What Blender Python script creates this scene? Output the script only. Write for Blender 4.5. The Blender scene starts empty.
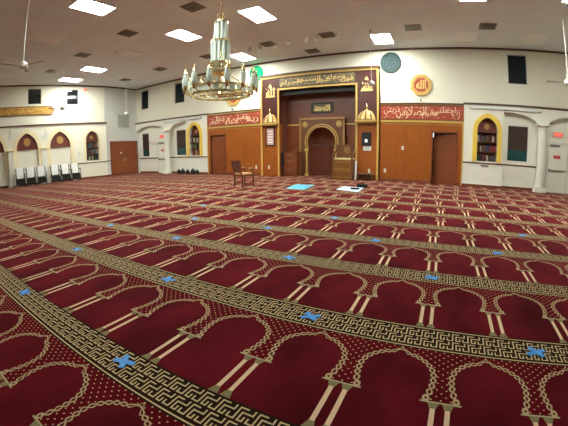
import bpy, bmesh, math, random
from math import sin, cos, pi, sqrt, atan2, radians
from mathutils import Matrix, Vector
random.seed(7)
S = bpy.context.scene
COL = S.collection

# ------------------------------------------------------------------ materials
class V:
    """a socket (or number) with arithmetic that makes Math nodes"""
    nt = None
    def __init__(s, k): s.k = k
    @staticmethod
    def op(o, *a):
        n = V.nt.nodes.new('ShaderNodeMath'); n.operation = o
        for i, x in enumerate(a):
            x = x.k if isinstance(x, V) else x
            if isinstance(x, (int, float)): n.inputs[i].default_value = x
            else: V.nt.links.new(x, n.inputs[i])
        return V(n.outputs[0])
    def __add__(s, o): return V.op('ADD', s, o)
    __radd__ = __add__
    def __sub__(s, o): return V.op('SUBTRACT', s, o)
    def __rsub__(s, o): return V.op('SUBTRACT', o, s)
    def __mul__(s, o): return V.op('MULTIPLY', s, o)
    __rmul__ = __mul__
    def __truediv__(s, o): return V.op('DIVIDE', s, o)
    def __lt__(s, o): return V.op('LESS_THAN', s, o)
    def __gt__(s, o): return V.op('GREATER_THAN', s, o)
def vabs(a): return V.op('ABSOLUTE', a)
def vfr(a): return V.op('FRACT', a)
def vmax(a, b): return V.op('MAXIMUM', a, b)
def vmin(a, b): return V.op('MINIMUM', a, b)
def vsqrt(a): return V.op('SQRT', a)
def vsin(a): return V.op('SINE', a)
def vbetween(a, lo, hi): return (a > lo) * (a < hi)

def mixc(a, b, f):
    n = V.nt.nodes.new('ShaderNodeMix'); n.data_type = 'RGBA'
    fi, ai, bi = n.inputs[0], n.inputs[6], n.inputs[7]
    for x, i in ((a, ai), (b, bi)):
        if isinstance(x, tuple): i.default_value = (*x[:3], 1)
        else: V.nt.links.new(x, i)
    if isinstance(f, V): V.nt.links.new(f.k, fi)
    else: fi.default_value = f
    return n.outputs[2]

def new_mat(name):
    m = bpy.data.materials.new(name); m.use_nodes = True
    nt = m.node_tree; V.nt = nt
    return m, nt, nt.nodes['Principled BSDF']

def noise(scale, vec=None, detail=3.0, stretch=None):
    nt = V.nt
    n = nt.nodes.new('ShaderNodeTexNoise'); n.inputs['Scale'].default_value = scale; n.inputs['Detail'].default_value = detail
    if vec is None:
        tc = nt.nodes.new('ShaderNodeTexCoord'); vec = tc.outputs['Object']
    if stretch:
        mp = nt.nodes.new('ShaderNodeMapping'); mp.inputs['Scale'].default_value = stretch
        nt.links.new(vec, mp.inputs['Vector']); vec = mp.outputs['Vector']
    nt.links.new(vec, n.inputs['Vector'])
    return V(n.outputs['Fac'])

def mat(name, c, rough=.6, metal=0, var=.12, nscale=6, stretch=None, bump=0, emit=0, spec=None, trans=0, coat=0, c2=None):
    m, nt, b = new_mat(name)
    f = noise(nscale, stretch=stretch)
    lo = tuple(x * (1 - var) for x in c); hi = c2 if c2 else tuple(min(1, x * (1 + var)) for x in c)
    nt.links.new(mixc(lo, hi, f), b.inputs['Base Color'])
    b.inputs['Roughness'].default_value = rough; b.inputs['Metallic'].default_value = metal
    if spec is not None: b.inputs['Specular IOR Level'].default_value = spec
    if trans: b.inputs['Transmission Weight'].default_value = trans
    if coat: b.inputs['Coat Weight'].default_value = coat; b.inputs['Coat Roughness'].default_value = .2
    if emit:
        b.inputs['Emission Color'].default_value = (*c, 1); b.inputs['Emission Strength'].default_value = emit
    if bump:
        bn = nt.nodes.new('ShaderNodeBump'); bn.inputs['Strength'].default_value = bump; bn.inputs['Distance'].default_value = .02
        nt.links.new(f.k, bn.inputs['Height']); nt.links.new(bn.outputs[0], b.inputs['Normal'])
    return m

M = {}
M['cream'] = mat('cream_wall_paint', (.76, .755, .64), .65, var=.03, nscale=.8)
M['carved'] = mat('carved_red_head', (.10, .012, .014), .6, var=.4, nscale=16, c2=(.22, .05, .03))
M['white'] = mat('white_paint', (.78, .79, .71), .5, var=.03, nscale=2)
M['greywhite'] = mat('pale_grey_paint', (.66, .69, .66), .6, var=.03, nscale=2)
M['mould'] = mat('cream_moulding_paint', (.80, .72, .47), .55, var=.05)
M['yellow'] = mat('yellow_arch_paint', (.78, .56, .08), .5, var=.08)
M['gold'] = mat('gold_leaf_paint', (.50, .33, .10), .38, metal=.55, var=.15, nscale=12)
M['goldtrim'] = mat('gold_trim_paint', (.60, .41, .11), .45, metal=.15, var=.1, nscale=9)
M['brass'] = mat('polished_brass', (.82, .68, .36), .22, metal=.95, var=.08)
M['letters'] = mat('gilt_lettering', (.86, .62, .25), .4, metal=.25, var=.1, nscale=20)
M['letters_pale'] = mat('pale_gilt_lettering', (.80, .58, .38), .5, metal=.1, var=.1, nscale=20)
M['trim'] = mat('dark_brown_trim', (.10, .045, .03), .45, var=.2)
M['base'] = mat('brown_baseboard', (.20, .07, .03), .45, var=.2)
M['wood'] = mat('orange_brown_veneer', (.31, .088, .013), .33, var=.22, nscale=3, stretch=(6, 6, .5))
M['wood2'] = mat('red_brown_door_veneer', (.20, .055, .018), .35, var=.22, nscale=3, stretch=(8, 8, .5))
M['darkdrawer'] = mat('dark_drawer_front', (.17, .05, .016), .35, var=.2, nscale=3, stretch=(.5, 6, 6))
M['darkwood'] = mat('dark_carved_wood', (.13, .05, .022), .4, var=.3, nscale=8, stretch=(4, 4, .7))
M['maroon'] = mat('maroon_lacquer', (.066, .014, .012), .38, var=.15, nscale=4)
M['recess'] = mat('dull_red_brown_panel', (.15, .05, .03), .4, var=.2, nscale=3, stretch=(5, 5, .5))
M['redboard'] = mat('brick_red_board', (.36, .055, .025), .5, var=.12, nscale=5)
M['black'] = mat('black_matt', (.012, .012, .014), .5, var=.3)
M['blackfab'] = mat('black_fabric', (.012, .013, .013), .85, var=.3, nscale=30)
M['night'] = mat('night_window_glass', (.006, .010, .013), .06, var=.2, spec=.8)
M['shaded'] = mat('shaded_night_window', (.008, .013, .016), .5, var=.2, spec=.12)
M['teal'] = mat('frosted_teal_glass', (.02, .07, .075), .2, var=.3, nscale=3)
M['curtain'] = mat('dark_brown_blind', (.035, .016, .010), .6, var=.3, stretch=(14, 14, .4))
M['steel'] = mat('grey_metal', (.32, .33, .32), .4, metal=.5)
M['silver'] = mat('silver_blue_disc', (.015, .03, .035), .85, var=.5, nscale=14, c2=(.09, .14, .15), spec=.1)
M['greenglow'] = mat('green_lit_disc', (.0, .22, .09), .85, var=.75, nscale=14, emit=.9, spec=.1, c2=(.02, .45, .20))
M['paper'] = mat('white_paper', (.82, .84, .84), .7, var=.04, nscale=20)
M['tan'] = mat('tan_upholstery', (.55, .36, .16), .8, var=.1, nscale=20)
M['brownfab'] = mat('brown_woven_upholstery', (.16, .07, .05), .8, var=.25, nscale=40)
M['blue'] = mat('bright_blue_tape', (.02, .30, .85), .6, var=.1, nscale=20)
M['bluerug'] = mat('pale_blue_prayer_mat', (.10, .42, .62), .9, var=.15, nscale=14)
M['palerug'] = mat('blue_white_prayer_mat', (.50, .66, .82), .9, var=.15, nscale=14)
M['vent'] = mat('dark_vent_metal', (.10, .09, .075), .5, var=.2)
M['fixture'] = mat('white_fixture_metal', (.72, .72, .70), .4, var=.03)
M['lampoff'] = mat('unlit_troffer_diffuser', (.92, .97, .99), .6, var=.02)
M['glass'] = mat('frosted_white_glass', (.70, .82, .76), .25, var=.06, nscale=9, trans=.35)
M['red_sign'] = mat('red_sign_face', (.60, .06, .06), .5, var=.05)
M['exit_glow'] = mat('glowing_red_lamp', (1, .12, .06), .5, var=.02, emit=1.3)
M['gauze'] = mat('gold_carved_medallion', (.42, .24, .07), .45, metal=.3, var=.5, nscale=18)
BK = {'red': (.16, .02, .02), 'green': (.02, .08, .045), 'brown': (.09, .045, .025), 'cream': (.38, .32, .22), 'blue': (.02, .04, .11), 'black': (.02, .02, .02)}
for k_, c_ in BK.items(): M['book_' + k_] = mat(k_ + '_book_cloth', c_, .6)

def lamp_material():
    m, nt, b = new_mat('lit_troffer_diffuser')
    b.inputs['Base Color'].default_value = (.9, .9, .88, 1)
    b.inputs['Emission Color'].default_value = (.985, 1.0, .90, 1)
    b.inputs['Emission Strength'].default_value = 62
    return m
M['lamp'] = lamp_material()

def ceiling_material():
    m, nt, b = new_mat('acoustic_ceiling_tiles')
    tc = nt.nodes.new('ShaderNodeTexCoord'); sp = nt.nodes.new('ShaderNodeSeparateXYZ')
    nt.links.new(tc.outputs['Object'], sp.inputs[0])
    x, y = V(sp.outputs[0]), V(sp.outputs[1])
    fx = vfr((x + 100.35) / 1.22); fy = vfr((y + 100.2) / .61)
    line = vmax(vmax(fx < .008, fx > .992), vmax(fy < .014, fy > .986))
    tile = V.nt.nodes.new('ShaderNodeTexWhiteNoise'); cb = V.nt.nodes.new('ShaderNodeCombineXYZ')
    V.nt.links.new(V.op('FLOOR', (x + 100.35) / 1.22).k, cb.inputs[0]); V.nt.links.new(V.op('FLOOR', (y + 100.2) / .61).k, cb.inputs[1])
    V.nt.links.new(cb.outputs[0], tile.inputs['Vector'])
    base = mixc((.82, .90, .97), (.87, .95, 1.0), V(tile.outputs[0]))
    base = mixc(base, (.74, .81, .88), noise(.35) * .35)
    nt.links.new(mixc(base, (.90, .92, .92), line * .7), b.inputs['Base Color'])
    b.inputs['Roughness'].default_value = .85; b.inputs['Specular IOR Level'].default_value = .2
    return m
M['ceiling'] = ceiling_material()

CELL, PITCH = .61, 1.30
def carpet_material():
    m, nt, b = new_mat('prayer_row_carpet')
    uvn = nt.nodes.new('ShaderNodeUVMap'); uvn.uv_map = 'rows'
    sp = nt.nodes.new('ShaderNodeSeparateXYZ'); nt.links.new(uvn.outputs[0], sp.inputs[0])
    u = V(sp.outputs[0]); Vv = V(sp.outputs[1]) * PITCH
    U = vfr(u + 100) * CELL
    sx = U - CELL / 2
    X = vabs(sx); e = CELL / 2 - X
    # arch outline
    dv = Vv - .655
    og = vmax(0, 1 - X / .05) * .05 * (dv > .1)
    dvp = dv - og
    up = dv > 0
    Rz = .40 - up * .165
    tX = X / .246; tz = dvp / Rz
    q = vsqrt(tX * tX + tz * tz)
    sd = (q - 1) * .225
    above = Vv > .43
    nband = Vv < .965
    patch = V.op('MULTIPLY_ADD', noise(2.2, detail=6, stretch=(1, .55, 1)), 2.6, -.8)
    fine = noise(90, detail=2)
    deep = mixc((.056, .003, .0055), (.158, .009, .016), patch)
    deep = mixc(deep, (.06, .003, .008), fine * .35)
    spand = mixc((.080, .003, .006), (.125, .005, .010), patch)
    # dots, staggered
    a1 = vfr(U / .061) - .5; b1 = vfr(Vv / .064) - .5
    a2 = vfr(U / .061 + .5) - .5; b2 = vfr(Vv / .064 + .5) - .5
    d1 = vsqrt(a1 * a1 + b1 * b1 * 1.3); d2 = vsqrt(a2 * a2 + b2 * b2 * 1.3)
    dots = vmin(d1, d2) < .088
    spmask = vmin(1, above * nband * vmax((sd > 0), (e < .085) * (Vv < .52)))
    spandc = mixc(spand, (.72, .50, .30), dots)
    c = mixc(deep, spandc, spmask)
    # braided arch line
    ang = V.op('ARCTAN2', dvp * .95, sx)
    w = vsin(ang * 15) * .0145
    br = vmax(vabs(sd - w) < .0054, vabs(sd + w) < .0054) * above * nband
    halo = (vabs(sd) < .021) * above * nband
    c = mixc(c, (.07, .018, .014), halo * .6)
    beige = (.52, .385, .225)
    c = mixc(c, beige, br)
    # curl at each arch foot
    g = e - .092; h_ = Vv - .455
    ring = vabs(vsqrt(g * g + h_ * h_) - .016) < .0065
    c = mixc(c, beige, ring)
    # abacus, columns
    ab = (vabs(Vv - .425) < .0065) * (e < .125)
    c = mixc(c, (.46, .40, .24), ab)
    ce = vabs(e - .044)
    shaft = (ce < .0150) * vbetween(Vv, .06, .37)
    foot = (ce < (.0125 + (.075 - Vv) * .33)) * (Vv < .075)
    cap = (ce < (.0125 + (Vv - .35) * .33)) * vbetween(Vv, .35, .42)
    c = mixc(c, (.24, .21, .11), vmax(foot, cap))
    c = mixc(c, (.76, .56, .37), shaft)
    # border band with two rows of key pattern
    W = Vv - .965
    band = W > 0
    ta = vfr(U / .122); tb = vfr((W - .0435) / .124)
    def seg(x0, x1, y0, y1):
        hw = .043
        return (vabs(ta - (x0 + x1) / 2) < ((x1 - x0) / 2 + hw)) * (vabs(tb - (y0 + y1) / 2) < ((y1 - y0) / 2 + hw))
    k = seg(.5, .5, .16, .84)
    for s_ in ((.5, .88, .88, .88), (.16, .5, .12, .12), (.16, .16, .12, .36), (.72, .72, .12, .62), (.72, 1.05, .62, .62), (-.05, .26, .62, .62), (.26, .26, .62, .90), (.95, .95, .12, .36), (.72, .95, .12, .12)):
        k = vmax(k, seg(*s_))
    k = k * vbetween(W, .0435, .2915)
    ln = vmax(vbetween(W, .016, .027), vbetween(W, .308, .319))
    bandc = mixc((.020, .011, .006), (.60, .48, .27), vmax(k, ln))
    c = mixc(c, bandc, band)
    nt.links.new(c, b.inputs['Base Color'])
    b.inputs['Roughness'].default_value = .92
    b.inputs['Specular IOR Level'].default_value = .04
    b.inputs['Sheen Weight'].default_value = .55
    b.inputs['Sheen Roughness'].default_value = .2
    b.inputs['Sheen Tint'].default_value = (1, .40, .48, 1)
    return m
M['carpet'] = carpet_material()

# ------------------------------------------------------------------ mesh helpers
class MB:
    def __init__(s): s.v = []; s.f = []
    def add(s, vs, fs):
        o = len(s.v); s.v += [tuple(p) for p in vs]; s.f += [tuple(i + o for i in f) for f in fs]; return s
    def box(s, x0, x1, y0, y1, z0, z1):
        return s.add([(x0, y0, z0), (x1, y0, z0), (x1, y1, z0), (x0, y1, z0), (x0, y0, z1), (x1, y0, z1), (x1, y1, z1), (x0, y1, z1)],
                     [(0, 3, 2, 1), (4, 5, 6, 7), (0, 1, 5, 4), (1, 2, 6, 5), (2, 3, 7, 6), (3, 0, 4, 7)])
    def prism(s, pts, y0, y1):
        """closed polygon given in (x, z), counter-clockwise seen from -y, between y0 and y1"""
        n = len(pts)
        vs = [(x, y0, z) for x, z in pts] + [(x, y1, z) for x, z in pts]
        fs = [tuple(range(n)), tuple(range(2 * n - 1, n - 1, -1))]
        fs += [(i, i + n, (i + 1) % n + n, (i + 1) % n) for i in range(n)]
        return s.add(vs, fs)
    def ribbon(s, a, b, y0, y1, closed=False):
        """solid band between two polylines (x, z) of equal length"""
        n = len(a); vs = []
        for (x, z), (p, q) in zip(a, b): vs += [(x, y0, z), (p, y0, q), (p, y1, q), (x, y1, z)]
        fs = []
        m = n if closed else n - 1
        for i in range(m):
            o = 4 * i; p = 4 * ((i + 1) % n)
            for k in range(4): fs.append((o + k, o + (k + 1) % 4, p + (k + 1) % 4, p + k))
        if not closed: fs += [(0, 3, 2, 1), (4 * n - 4, 4 * n - 3, 4 * n - 2, 4 * n - 1)]
        return s.add(vs, fs)
    def lathe(s, prof, cx=0, cy=0, n=16, a0=0, a1=2 * pi, sy=1):
        full = abs(a1 - a0 - 2 * pi) < 1e-6; m = n if full else n + 1
        vs = []
        for r, z in prof:
            for i in range(m):
                a = a0 + (a1 - a0) * i / n; vs.append((cx + r * cos(a), cy + sy * r * sin(a), z))
        fs = []
        for j in range(len(prof) - 1):
            for i in range(n):
                k = (i + 1) % m; fs.append((j * m + i, j * m + k, (j + 1) * m + k, (j + 1) * m + i))
        if full and prof[0] != prof[-1]:
            fs.append(tuple(range(m - 1, -1, -1))); fs.append(tuple((len(prof) - 1) * m + i for i in range(m)))
        return s.add(vs, fs)
    def cyl(s, cx, cy, z0, z1, r, n=12, r1=None):
        return s.lathe([(r, z0), (r if r1 is None else r1, z1)], cx, cy, n)
    def tube(s, pts, r, n=8, closed=False):
        pts = [Vector(p) for p in pts]; m = len(pts); vs = []
        for i, p in enumerate(pts):
            if closed: d = pts[(i + 1) % m] - pts[i - 1]
            else: d = pts[min(i + 1, m - 1)] - pts[max(i - 1, 0)]
            d.normalize(); ref = Vector((0, 0, 1)) if abs(d.z) < .9 else Vector((1, 0, 0))
            a = d.cross(ref).normalized(); b = d.cross(a)
            rr = r[i] if isinstance(r, (list, tuple)) else r
            vs += [tuple(p + a * rr * cos(2 * pi * k / n) + b * rr * sin(2 * pi * k / n)) for k in range(n)]
        fs = []
        for i in range(m if closed else m - 1):
            o, q = i * n, ((i + 1) % m) * n
            fs += [(o + k, o + (k + 1) % n, q + (k + 1) % n, q + k) for k in range(n)]
        if not closed: fs += [tuple(range(n - 1, -1, -1)), tuple((m - 1) * n + k for k in range(n))]
        return s.add(vs, fs)
    def bar(s, p, q, w, h):
        """square bar from p to q"""
        p, q = Vector(p), Vector(q); d = (q - p).normalized(); ref = Vector((0, 0, 1)) if abs(d.z) < .9 else Vector((0, 1, 0))
        a = d.cross(ref).normalized() * w / 2; b = d.cross(a).normalized() * h / 2
        vs = [p - a - b, p + a - b, p + a + b, p - a + b, q - a - b, q + a - b, q + a + b, q - a + b]
        return s.add(vs, [(0, 3, 2, 1), (4, 5, 6, 7), (0, 1, 5, 4), (1, 2, 6, 5), (2, 3, 7, 6), (3, 0, 4, 7)])
    def wall(s, x0, x1, z0, z1, y0, y1, holes=()):
        xs = sorted({x0, x1, *[h[0] for h in holes], *[h[1] for h in holes]}); zs = sorted({z0, z1, *[h[2] for h in holes], *[h[3] for h in holes]})
        xs = [x for x in xs if x0 <= x <= x1]; zs = [z for z in zs if z0 <= z <= z1]
        for i in range(len(xs) - 1):
            for j in range(len(zs) - 1):
                cx, cz = (xs[i] + xs[i + 1]) / 2, (zs[j] + zs[j + 1]) / 2
                if any(h[0] < cx < h[1] and h[2] < cz < h[3] for h in holes): continue
                s.box(xs[i], xs[i + 1], y0, y1, zs[j], zs[j + 1])
        return s
    def build(s, name, m, parent=None, frame=None, smooth=False, bevel=0, group=None):
        me = bpy.data.meshes.new(name); me.from_pydata(s.v, [], s.f); me.update()
        bm = bmesh.new(); bm.from_mesh(me); bmesh.ops.recalc_face_normals(bm, faces=bm.faces); bm.to_mesh(me); bm.free()
        if smooth:
            for p in me.polygons: p.use_smooth = True
            me.set_sharp_from_angle(angle=radians(40))
        me.materials.append(M[m] if isinstance(m, str) else m)
        o = bpy.data.objects.new(name, me); COL.objects.link(o)
        if parent: o.parent = parent
        if frame: o.location = frame[0]; o.rotation_euler = (0, 0, frame[1])
        if bevel:
            md = o.modifiers.new('bevel', 'BEVEL'); md.width = bevel; md.segments = 2; md.limit_method = 'ANGLE'
        return o

def tag(o, label=None, cat=None, group=None, kind=None):
    if label: o['label'] = label
    if cat: o['category'] = cat
    if group: o['group'] = group
    if kind: o['kind'] = kind
    return o
def thing(name, label, cat, loc=(0, 0, 0), rz=0, group=None):
    o = bpy.data.objects.new(name, None); COL.objects.link(o); o.empty_display_size = .1
    o.location = loc; o.rotation_euler = (0, 0, rz)
    return tag(o, label, cat, group)
def struct(name, mb, m, frame=None, label=None):
    o = mb.build(name, m, frame=frame); o['kind'] = 'structure'
    if label: o['label'] = label
    return o
def copy_tree(o, parent=None):
    c = o.copy(); COL.objects.link(c)
    if parent: c.parent = parent
    for ch in [x for x in o.children]: copy_tree(ch, c)
    return c

# ------------------------------------------------------------------ wall frames: local x runs along the wall, +y goes into it
FY = 15.08
B_ = Vector((-19.75, 12.4)); A_ = Vector((-21.85, 5.5)); T_ = (B_ - A_).normalized()
LANG = atan2(T_.y, T_.x)
C_ = Vector((-19.6, FY)); RT = (C_ - B_).normalized(); RANG = atan2(RT.y, RT.x)
def on_front(x, y=0, z=0): return ((x, FY + y, z), 0)
def on_left(s, y=0, z=0):
    p = B_ + T_ * s + Vector((-T_.y, T_.x)) * y; return ((p.x, p.y, z), LANG)
def on_ret(s, y=0, z=0):
    p = B_ + RT * s + Vector((-RT.y, RT.x)) * y; return ((p.x, p.y, z), RANG)
AX = -5.78            # axis of the prayer niche; the front wall is symmetric about it
CZ = 6.145            # ceiling
XR = 2 * AX - (-19.6)  # right corner of the front wall, 8.04

# ------------------------------------------------------------------ Arabic lettering
AF = {'ا': 'FE8D', 'ب': 'FE8F4', 'ت': 'FE954', 'ج': 'FE9D4', 'ح': 'FEA14', 'د': 'FEA9', 'ذ': 'FEAB', 'ر': 'FEAD', 'س': 'FEB14', 'ش': 'FEB54',
      'ص': 'FEB94', 'ط': 'FEC14', 'ع': 'FEC94', 'ف': 'FED14', 'ق': 'FED54', 'ك': 'FED94', 'ل': 'FEDD4', 'م': 'FEE14', 'ن': 'FEE54', 'ه': 'FEE94',
      'و': 'FEED', 'ي': 'FEF14', 'ة': 'FE93', 'ء': 'FE80', 'لا': 'FEFB'}
def shape(t):
    toks = []; i = 0
    while i < len(t):
        if t[i:i + 2] == 'لا': toks.append('لا'); i += 2
        else: toks.append(t[i]); i += 1
    out = []
    def dual(k): return k in AF and len(AF[k]) == 5
    for i, k in enumerate(toks):
        if k not in AF: out.append(k); continue
        base = int(AF[k][:4], 16)
        prev = i > 0 and dual(toks[i - 1]) and k != 'ء'
        nxt = i + 1 < len(toks) and toks[i + 1] in AF and toks[i + 1] != 'ء' and dual(k)
        out.append(chr(base + (3 if prev and nxt else 2 if nxt else 1 if prev else 0)))
    return ''.join(reversed(out))
def lettering(text, x0, x1, z0, z1, y, m, parent, name='lettering', thick=.02, marks=30, bold=.012):
    """words in joined letter forms, stacked on alternating levels when there are several, with vowel strokes"""
    words = text.split()
    mb = MB(); h = z1 - z0
    sizes = [len(w) + .6 for w in words]; tot = sum(sizes); xr = x1
    for i, wd in enumerate(words):
        ww = (x1 - x0) * sizes[i] / tot; xl = xr - ww
        if len(words) > 2:
            ov = ww * .16; a, b = max(x0, xl - ov), min(x1, xr + ov)
            za, zb = (z0, z0 + h * .74) if i % 2 == 0 else (z0 + h * .24, z1)
        else: a, b, za, zb = xl + ww * .04, xr - ww * .04, z0, z1
        xr = xl
        c = bpy.data.curves.new('t', 'FONT'); c.body = shape(wd); c.size = 1; c.resolution_u = 4; c.offset = bold - (.02 if len(words) > 2 else 0)
        o = bpy.data.objects.new('t', c); COL.objects.link(o)
        me = bpy.data.meshes.new_from_object(o.evaluated_get(bpy.context.evaluated_depsgraph_get()))
        bpy.data.objects.remove(o)
        xs = [v.co.x for v in me.vertices]; ys = [v.co.y for v in me.vertices]
        ax, bx, ay, by = min(xs), max(xs), min(ys), max(ys)
        yy = y - (.004 * (i % 2))
        P = [(a + (v.co.x - ax) / (bx - ax) * (b - a), za + (v.co.y - ay) / (by - ay) * (zb - za)) for v in me.vertices]
        V3 = [(x, yy - thick, z) for x, z in P] + [(x, yy, z) for x, z in P]
        ek = {}
        for p in me.polygons:
            for k in p.edge_keys: ek[k] = ek.get(k, 0) + 1
        mb.add(V3, [tuple(p.vertices) for p in me.polygons] + [tuple(len(P) + q for q in reversed(p.vertices)) for p in me.polygons] + [(p, q, q + len(P), p + len(P)) for (p, q), n in ek.items() if n == 1])
        bpy.data.meshes.remove(me)
    rr = random.Random(len(text))
    for i in range(marks):
        x = x0 + (x1 - x0) * (i + rr.random()) / marks; z = z0 + h * rr.choice((.04, .12, .5, .8, .88, .95, .7)); L = h * .12
        a = rr.uniform(.4, .9); w = h * .02
        z = min(z, z1 - L)
        mb.prism([(x, z), (x + w, z - w), (x + L * cos(a) + w, z + L * sin(a) - w), (x + L * cos(a), z + L * sin(a))], y - thick * .9, y)
    return mb.build(name, m, parent)

def arch_pts(hw, zs, zc, n=10, power=1.0):
    """pointed arch outline from left springing over the crown to the right springing (local x, z)"""
    out = []
    h = zc - zs
    # two arcs: centre on the springing line at distance d beyond the axis
    d = (h * h - hw * hw) / (2 * hw)
    R = hw + d
    a1 = atan2(h, d)
    for i in range(n + 1):
        a = a1 * i / n; out.append((d - R * cos(a) if False else -(R * cos(a) - d), zs + R * sin(a)))
    return out + [(-x, z) for x, z in reversed(out[:-1])]

# ------------------------------------------------------------------ FLOOR
phase = {-1: .21, 0: .21, 1: .044, 2: .045, 3: .015, 4: .143, 5: .154, 6: .10, 7: .03, 8: .12, 9: .20, 10: .25, 11: .2}
me = bpy.data.meshes.new('floor'); bm = bmesh.new(); uvl = bm.loops.layers.uv.new('rows')
Y0 = 1.122; fx0, fx1 = -27.0, 12.0
for i in range(-6, 12):
    ya, yb = Y0 + i * PITCH, Y0 + (i + 1) * PITCH
    if i == -1: ya += .035
    if i == -2: yb += .035
    ph = phase.get(i, .1)
    vs = [bm.verts.new((x, y, 0)) for x, y in ((fx0, ya), (fx1, ya), (fx1, yb), (fx0, yb))]
    f = bm.faces.new(vs)
    for lp, (x, v) in zip(f.loops, ((fx0, 0), (fx1, 0), (fx1, (yb - ya) / PITCH), (fx0, (yb - ya) / PITCH))): lp[uvl].uv = ((x - ph) / CELL, v)
bmesh.ops.remove_doubles(bm, verts=bm.verts, dist=1e-4)
bm.to_mesh(me); bm.free(); me.materials.append(M['carpet'])
fo = bpy.data.objects.new('floor', me); COL.objects.link(fo); fo['kind'] = 'structure'
fo['label'] = 'crimson prayer carpet with rows of arches and tan key-pattern border bands'
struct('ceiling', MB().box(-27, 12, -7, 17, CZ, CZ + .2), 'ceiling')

# ------------------------------------------------------------------ FRONT WALL
def F(mb, name, m, label=None): return struct(name, mb, m, (on_front(0)[0], 0), label)
mir = lambda x: 2 * AX - x
PL, PR = -8.93, 2 * AX + 8.93         # mihrab facade
up_win = [(3.12, 4.0), (mir(4.0), mir(3.12)), (-19.05, -18.25)]
holes = [(a, b, 4.56, 5.88) for a, b in up_win]
w = MB()
w.wall(-19.6, PL + .02, 3.55, CZ, 0, .3, holes); w.wall(PR - .02, XR, 3.55, CZ, 0, .3, holes); w.box(PL + .02, PR - .02, 0, .3, 5.1, CZ)
# niche blocks flush with the lower wall, mirrored; the arched alcoves are holes 0.5 deep
LOW = -.13
NC = 2.165; NW = .45; NZ0, NZS, NZC = 1.13, 2.45, 3.0
w2 = MB()
for c in (NC, mir(NC)):
    lo, hi = (1.12, 2.9) if c > 0 else (mir(2.9), mir(1.12))
    ap = arch_pts(NW, NZS, NZC)
    w2.box(lo, c - NW, LOW, .35, 0, 3.55); w2.box(c + NW, hi, LOW, .35, 0, 3.55); w2.box(c - NW, c + NW, LOW, .35, 0, NZ0)
    w2.ribbon([(c + x, z) for x, z in ap], [(c + x, 3.55) for x, z in ap], LOW, .35)
    w2.box(c - NW, c + NW, .30, .35, NZ0, NZC)
# arcade fascia with segmental arches, carried by the columns
def seg_arch(xa, xb, xc, zc, zs, n=16):
    pts = []
    for i in range(n + 1):
        x = xa + (xb - xa) * i / n
        half = max(abs(xa - xc), abs(xb - xc)); t = (x - xc) / half
        pts.append((x, zs + (zc - zs) * sqrt(max(0, 1 - t * t * .93)) if True else 0))
    return pts
for xa, xb, xc in ((2.9, 4.45, 2.95), (4.85, 7.9, 6.4), (mir(4.45), mir(2.9), mir(2.95)), (-19.6, mir(4.85), -18.05)):
    p = seg_arch(xa, xb, xc, 3.31, 2.72)
    w2.ribbon(p, [(x, 3.55) for x, z in p], LOW, .17)
for c in (4.65, mir(4.65)): w2.box(c - .2, c + .2, LOW, .17, 2.86, 3.55)
F(w2, 'wall_front_lower', 'white')
w3 = MB()   # back wall of the arcade bays
bw = [(3.12, 4.1, 1.2, 2.78), (mir(4.1), mir(3.12), 1.15, 2.83), (-19.25, -18.45, 1.15, 2.83)]
w3.wall(-19.6, mir(2.9), 0, 3.55, .17, .35, bw); w3.wall(2.9, XR, 0, 3.55, .17, .35, bw)
F(w3, 'wall_front_bay', 'white')
F(w, 'wall_front', 'cream')

# windows ------------------------------------------------------
LF_ = on_left(0)
wn = 0
def window(frame, x0, x1, z0, z1, depth, kind='night', label=None):
    global wn; wn += 1
    o = bpy.data.objects.new('window_%d' % wn, None); COL.objects.link(o); o.location = frame[0]; o.rotation_euler = (0, 0, frame[1])
    o['kind'] = 'structure'
    if label: o['label'] = label
    f = MB(); t = .035
    f.box(x0, x0 + t, depth - .03, depth + .04, z0, z1).box(x1 - t, x1, depth - .03, depth + .04, z0, z1).box(x0 + t, x1 - t, depth - .03, depth + .04, z0, z0 + t).box(x0 + t, x1 - t, depth - .03, depth + .04, z1 - t, z1)
    f.build('window_frame', 'steel' if kind == 'night' else 'greywhite', o)
    if kind == 'night': MB().box(x0 + t, x1 - t, depth, depth + .02, z0 + t, z1 - t).build('pane', 'night' if frame is LF_ else 'shaded', o)
    else:
        zm = z0 + .5
        MB().box(x0 + t, x1 - t, depth, depth + .02, zm, z1 - t).build('blind', 'curtain', o)
        MB().box(x0 + t, x1 - t, depth, depth + .02, z0 + t, zm).build('pane', 'teal', o)
    return o
FF = (on_front(0)[0], 0)
window(FF, 3.12, 4.0, 4.56, 5.88, .08, label='dark upper window on the right of the front wall')
window(FF, mir(4.0), mir(3.12), 4.56, 5.88, .08, label='dark upper window behind the chandelier lamps')
window(FF, -19.05, -18.25, 4.56, 5.88, .08, label='dark upper window nearest the far left corner')
window(FF, 3.12, 4.1, 1.2, 2.78, .22, 'b', label='brown blind over teal glass beside the right column')
window(FF, mir(4.1), mir(3.12), 1.15, 2.83, .22, 'b', label='brown blind beside the left bookcase niche')
window(FF, -19.25, -18.45, 1.15, 2.83, .22, 'b', label='brown blind in the bay next to the double doors')

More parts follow.
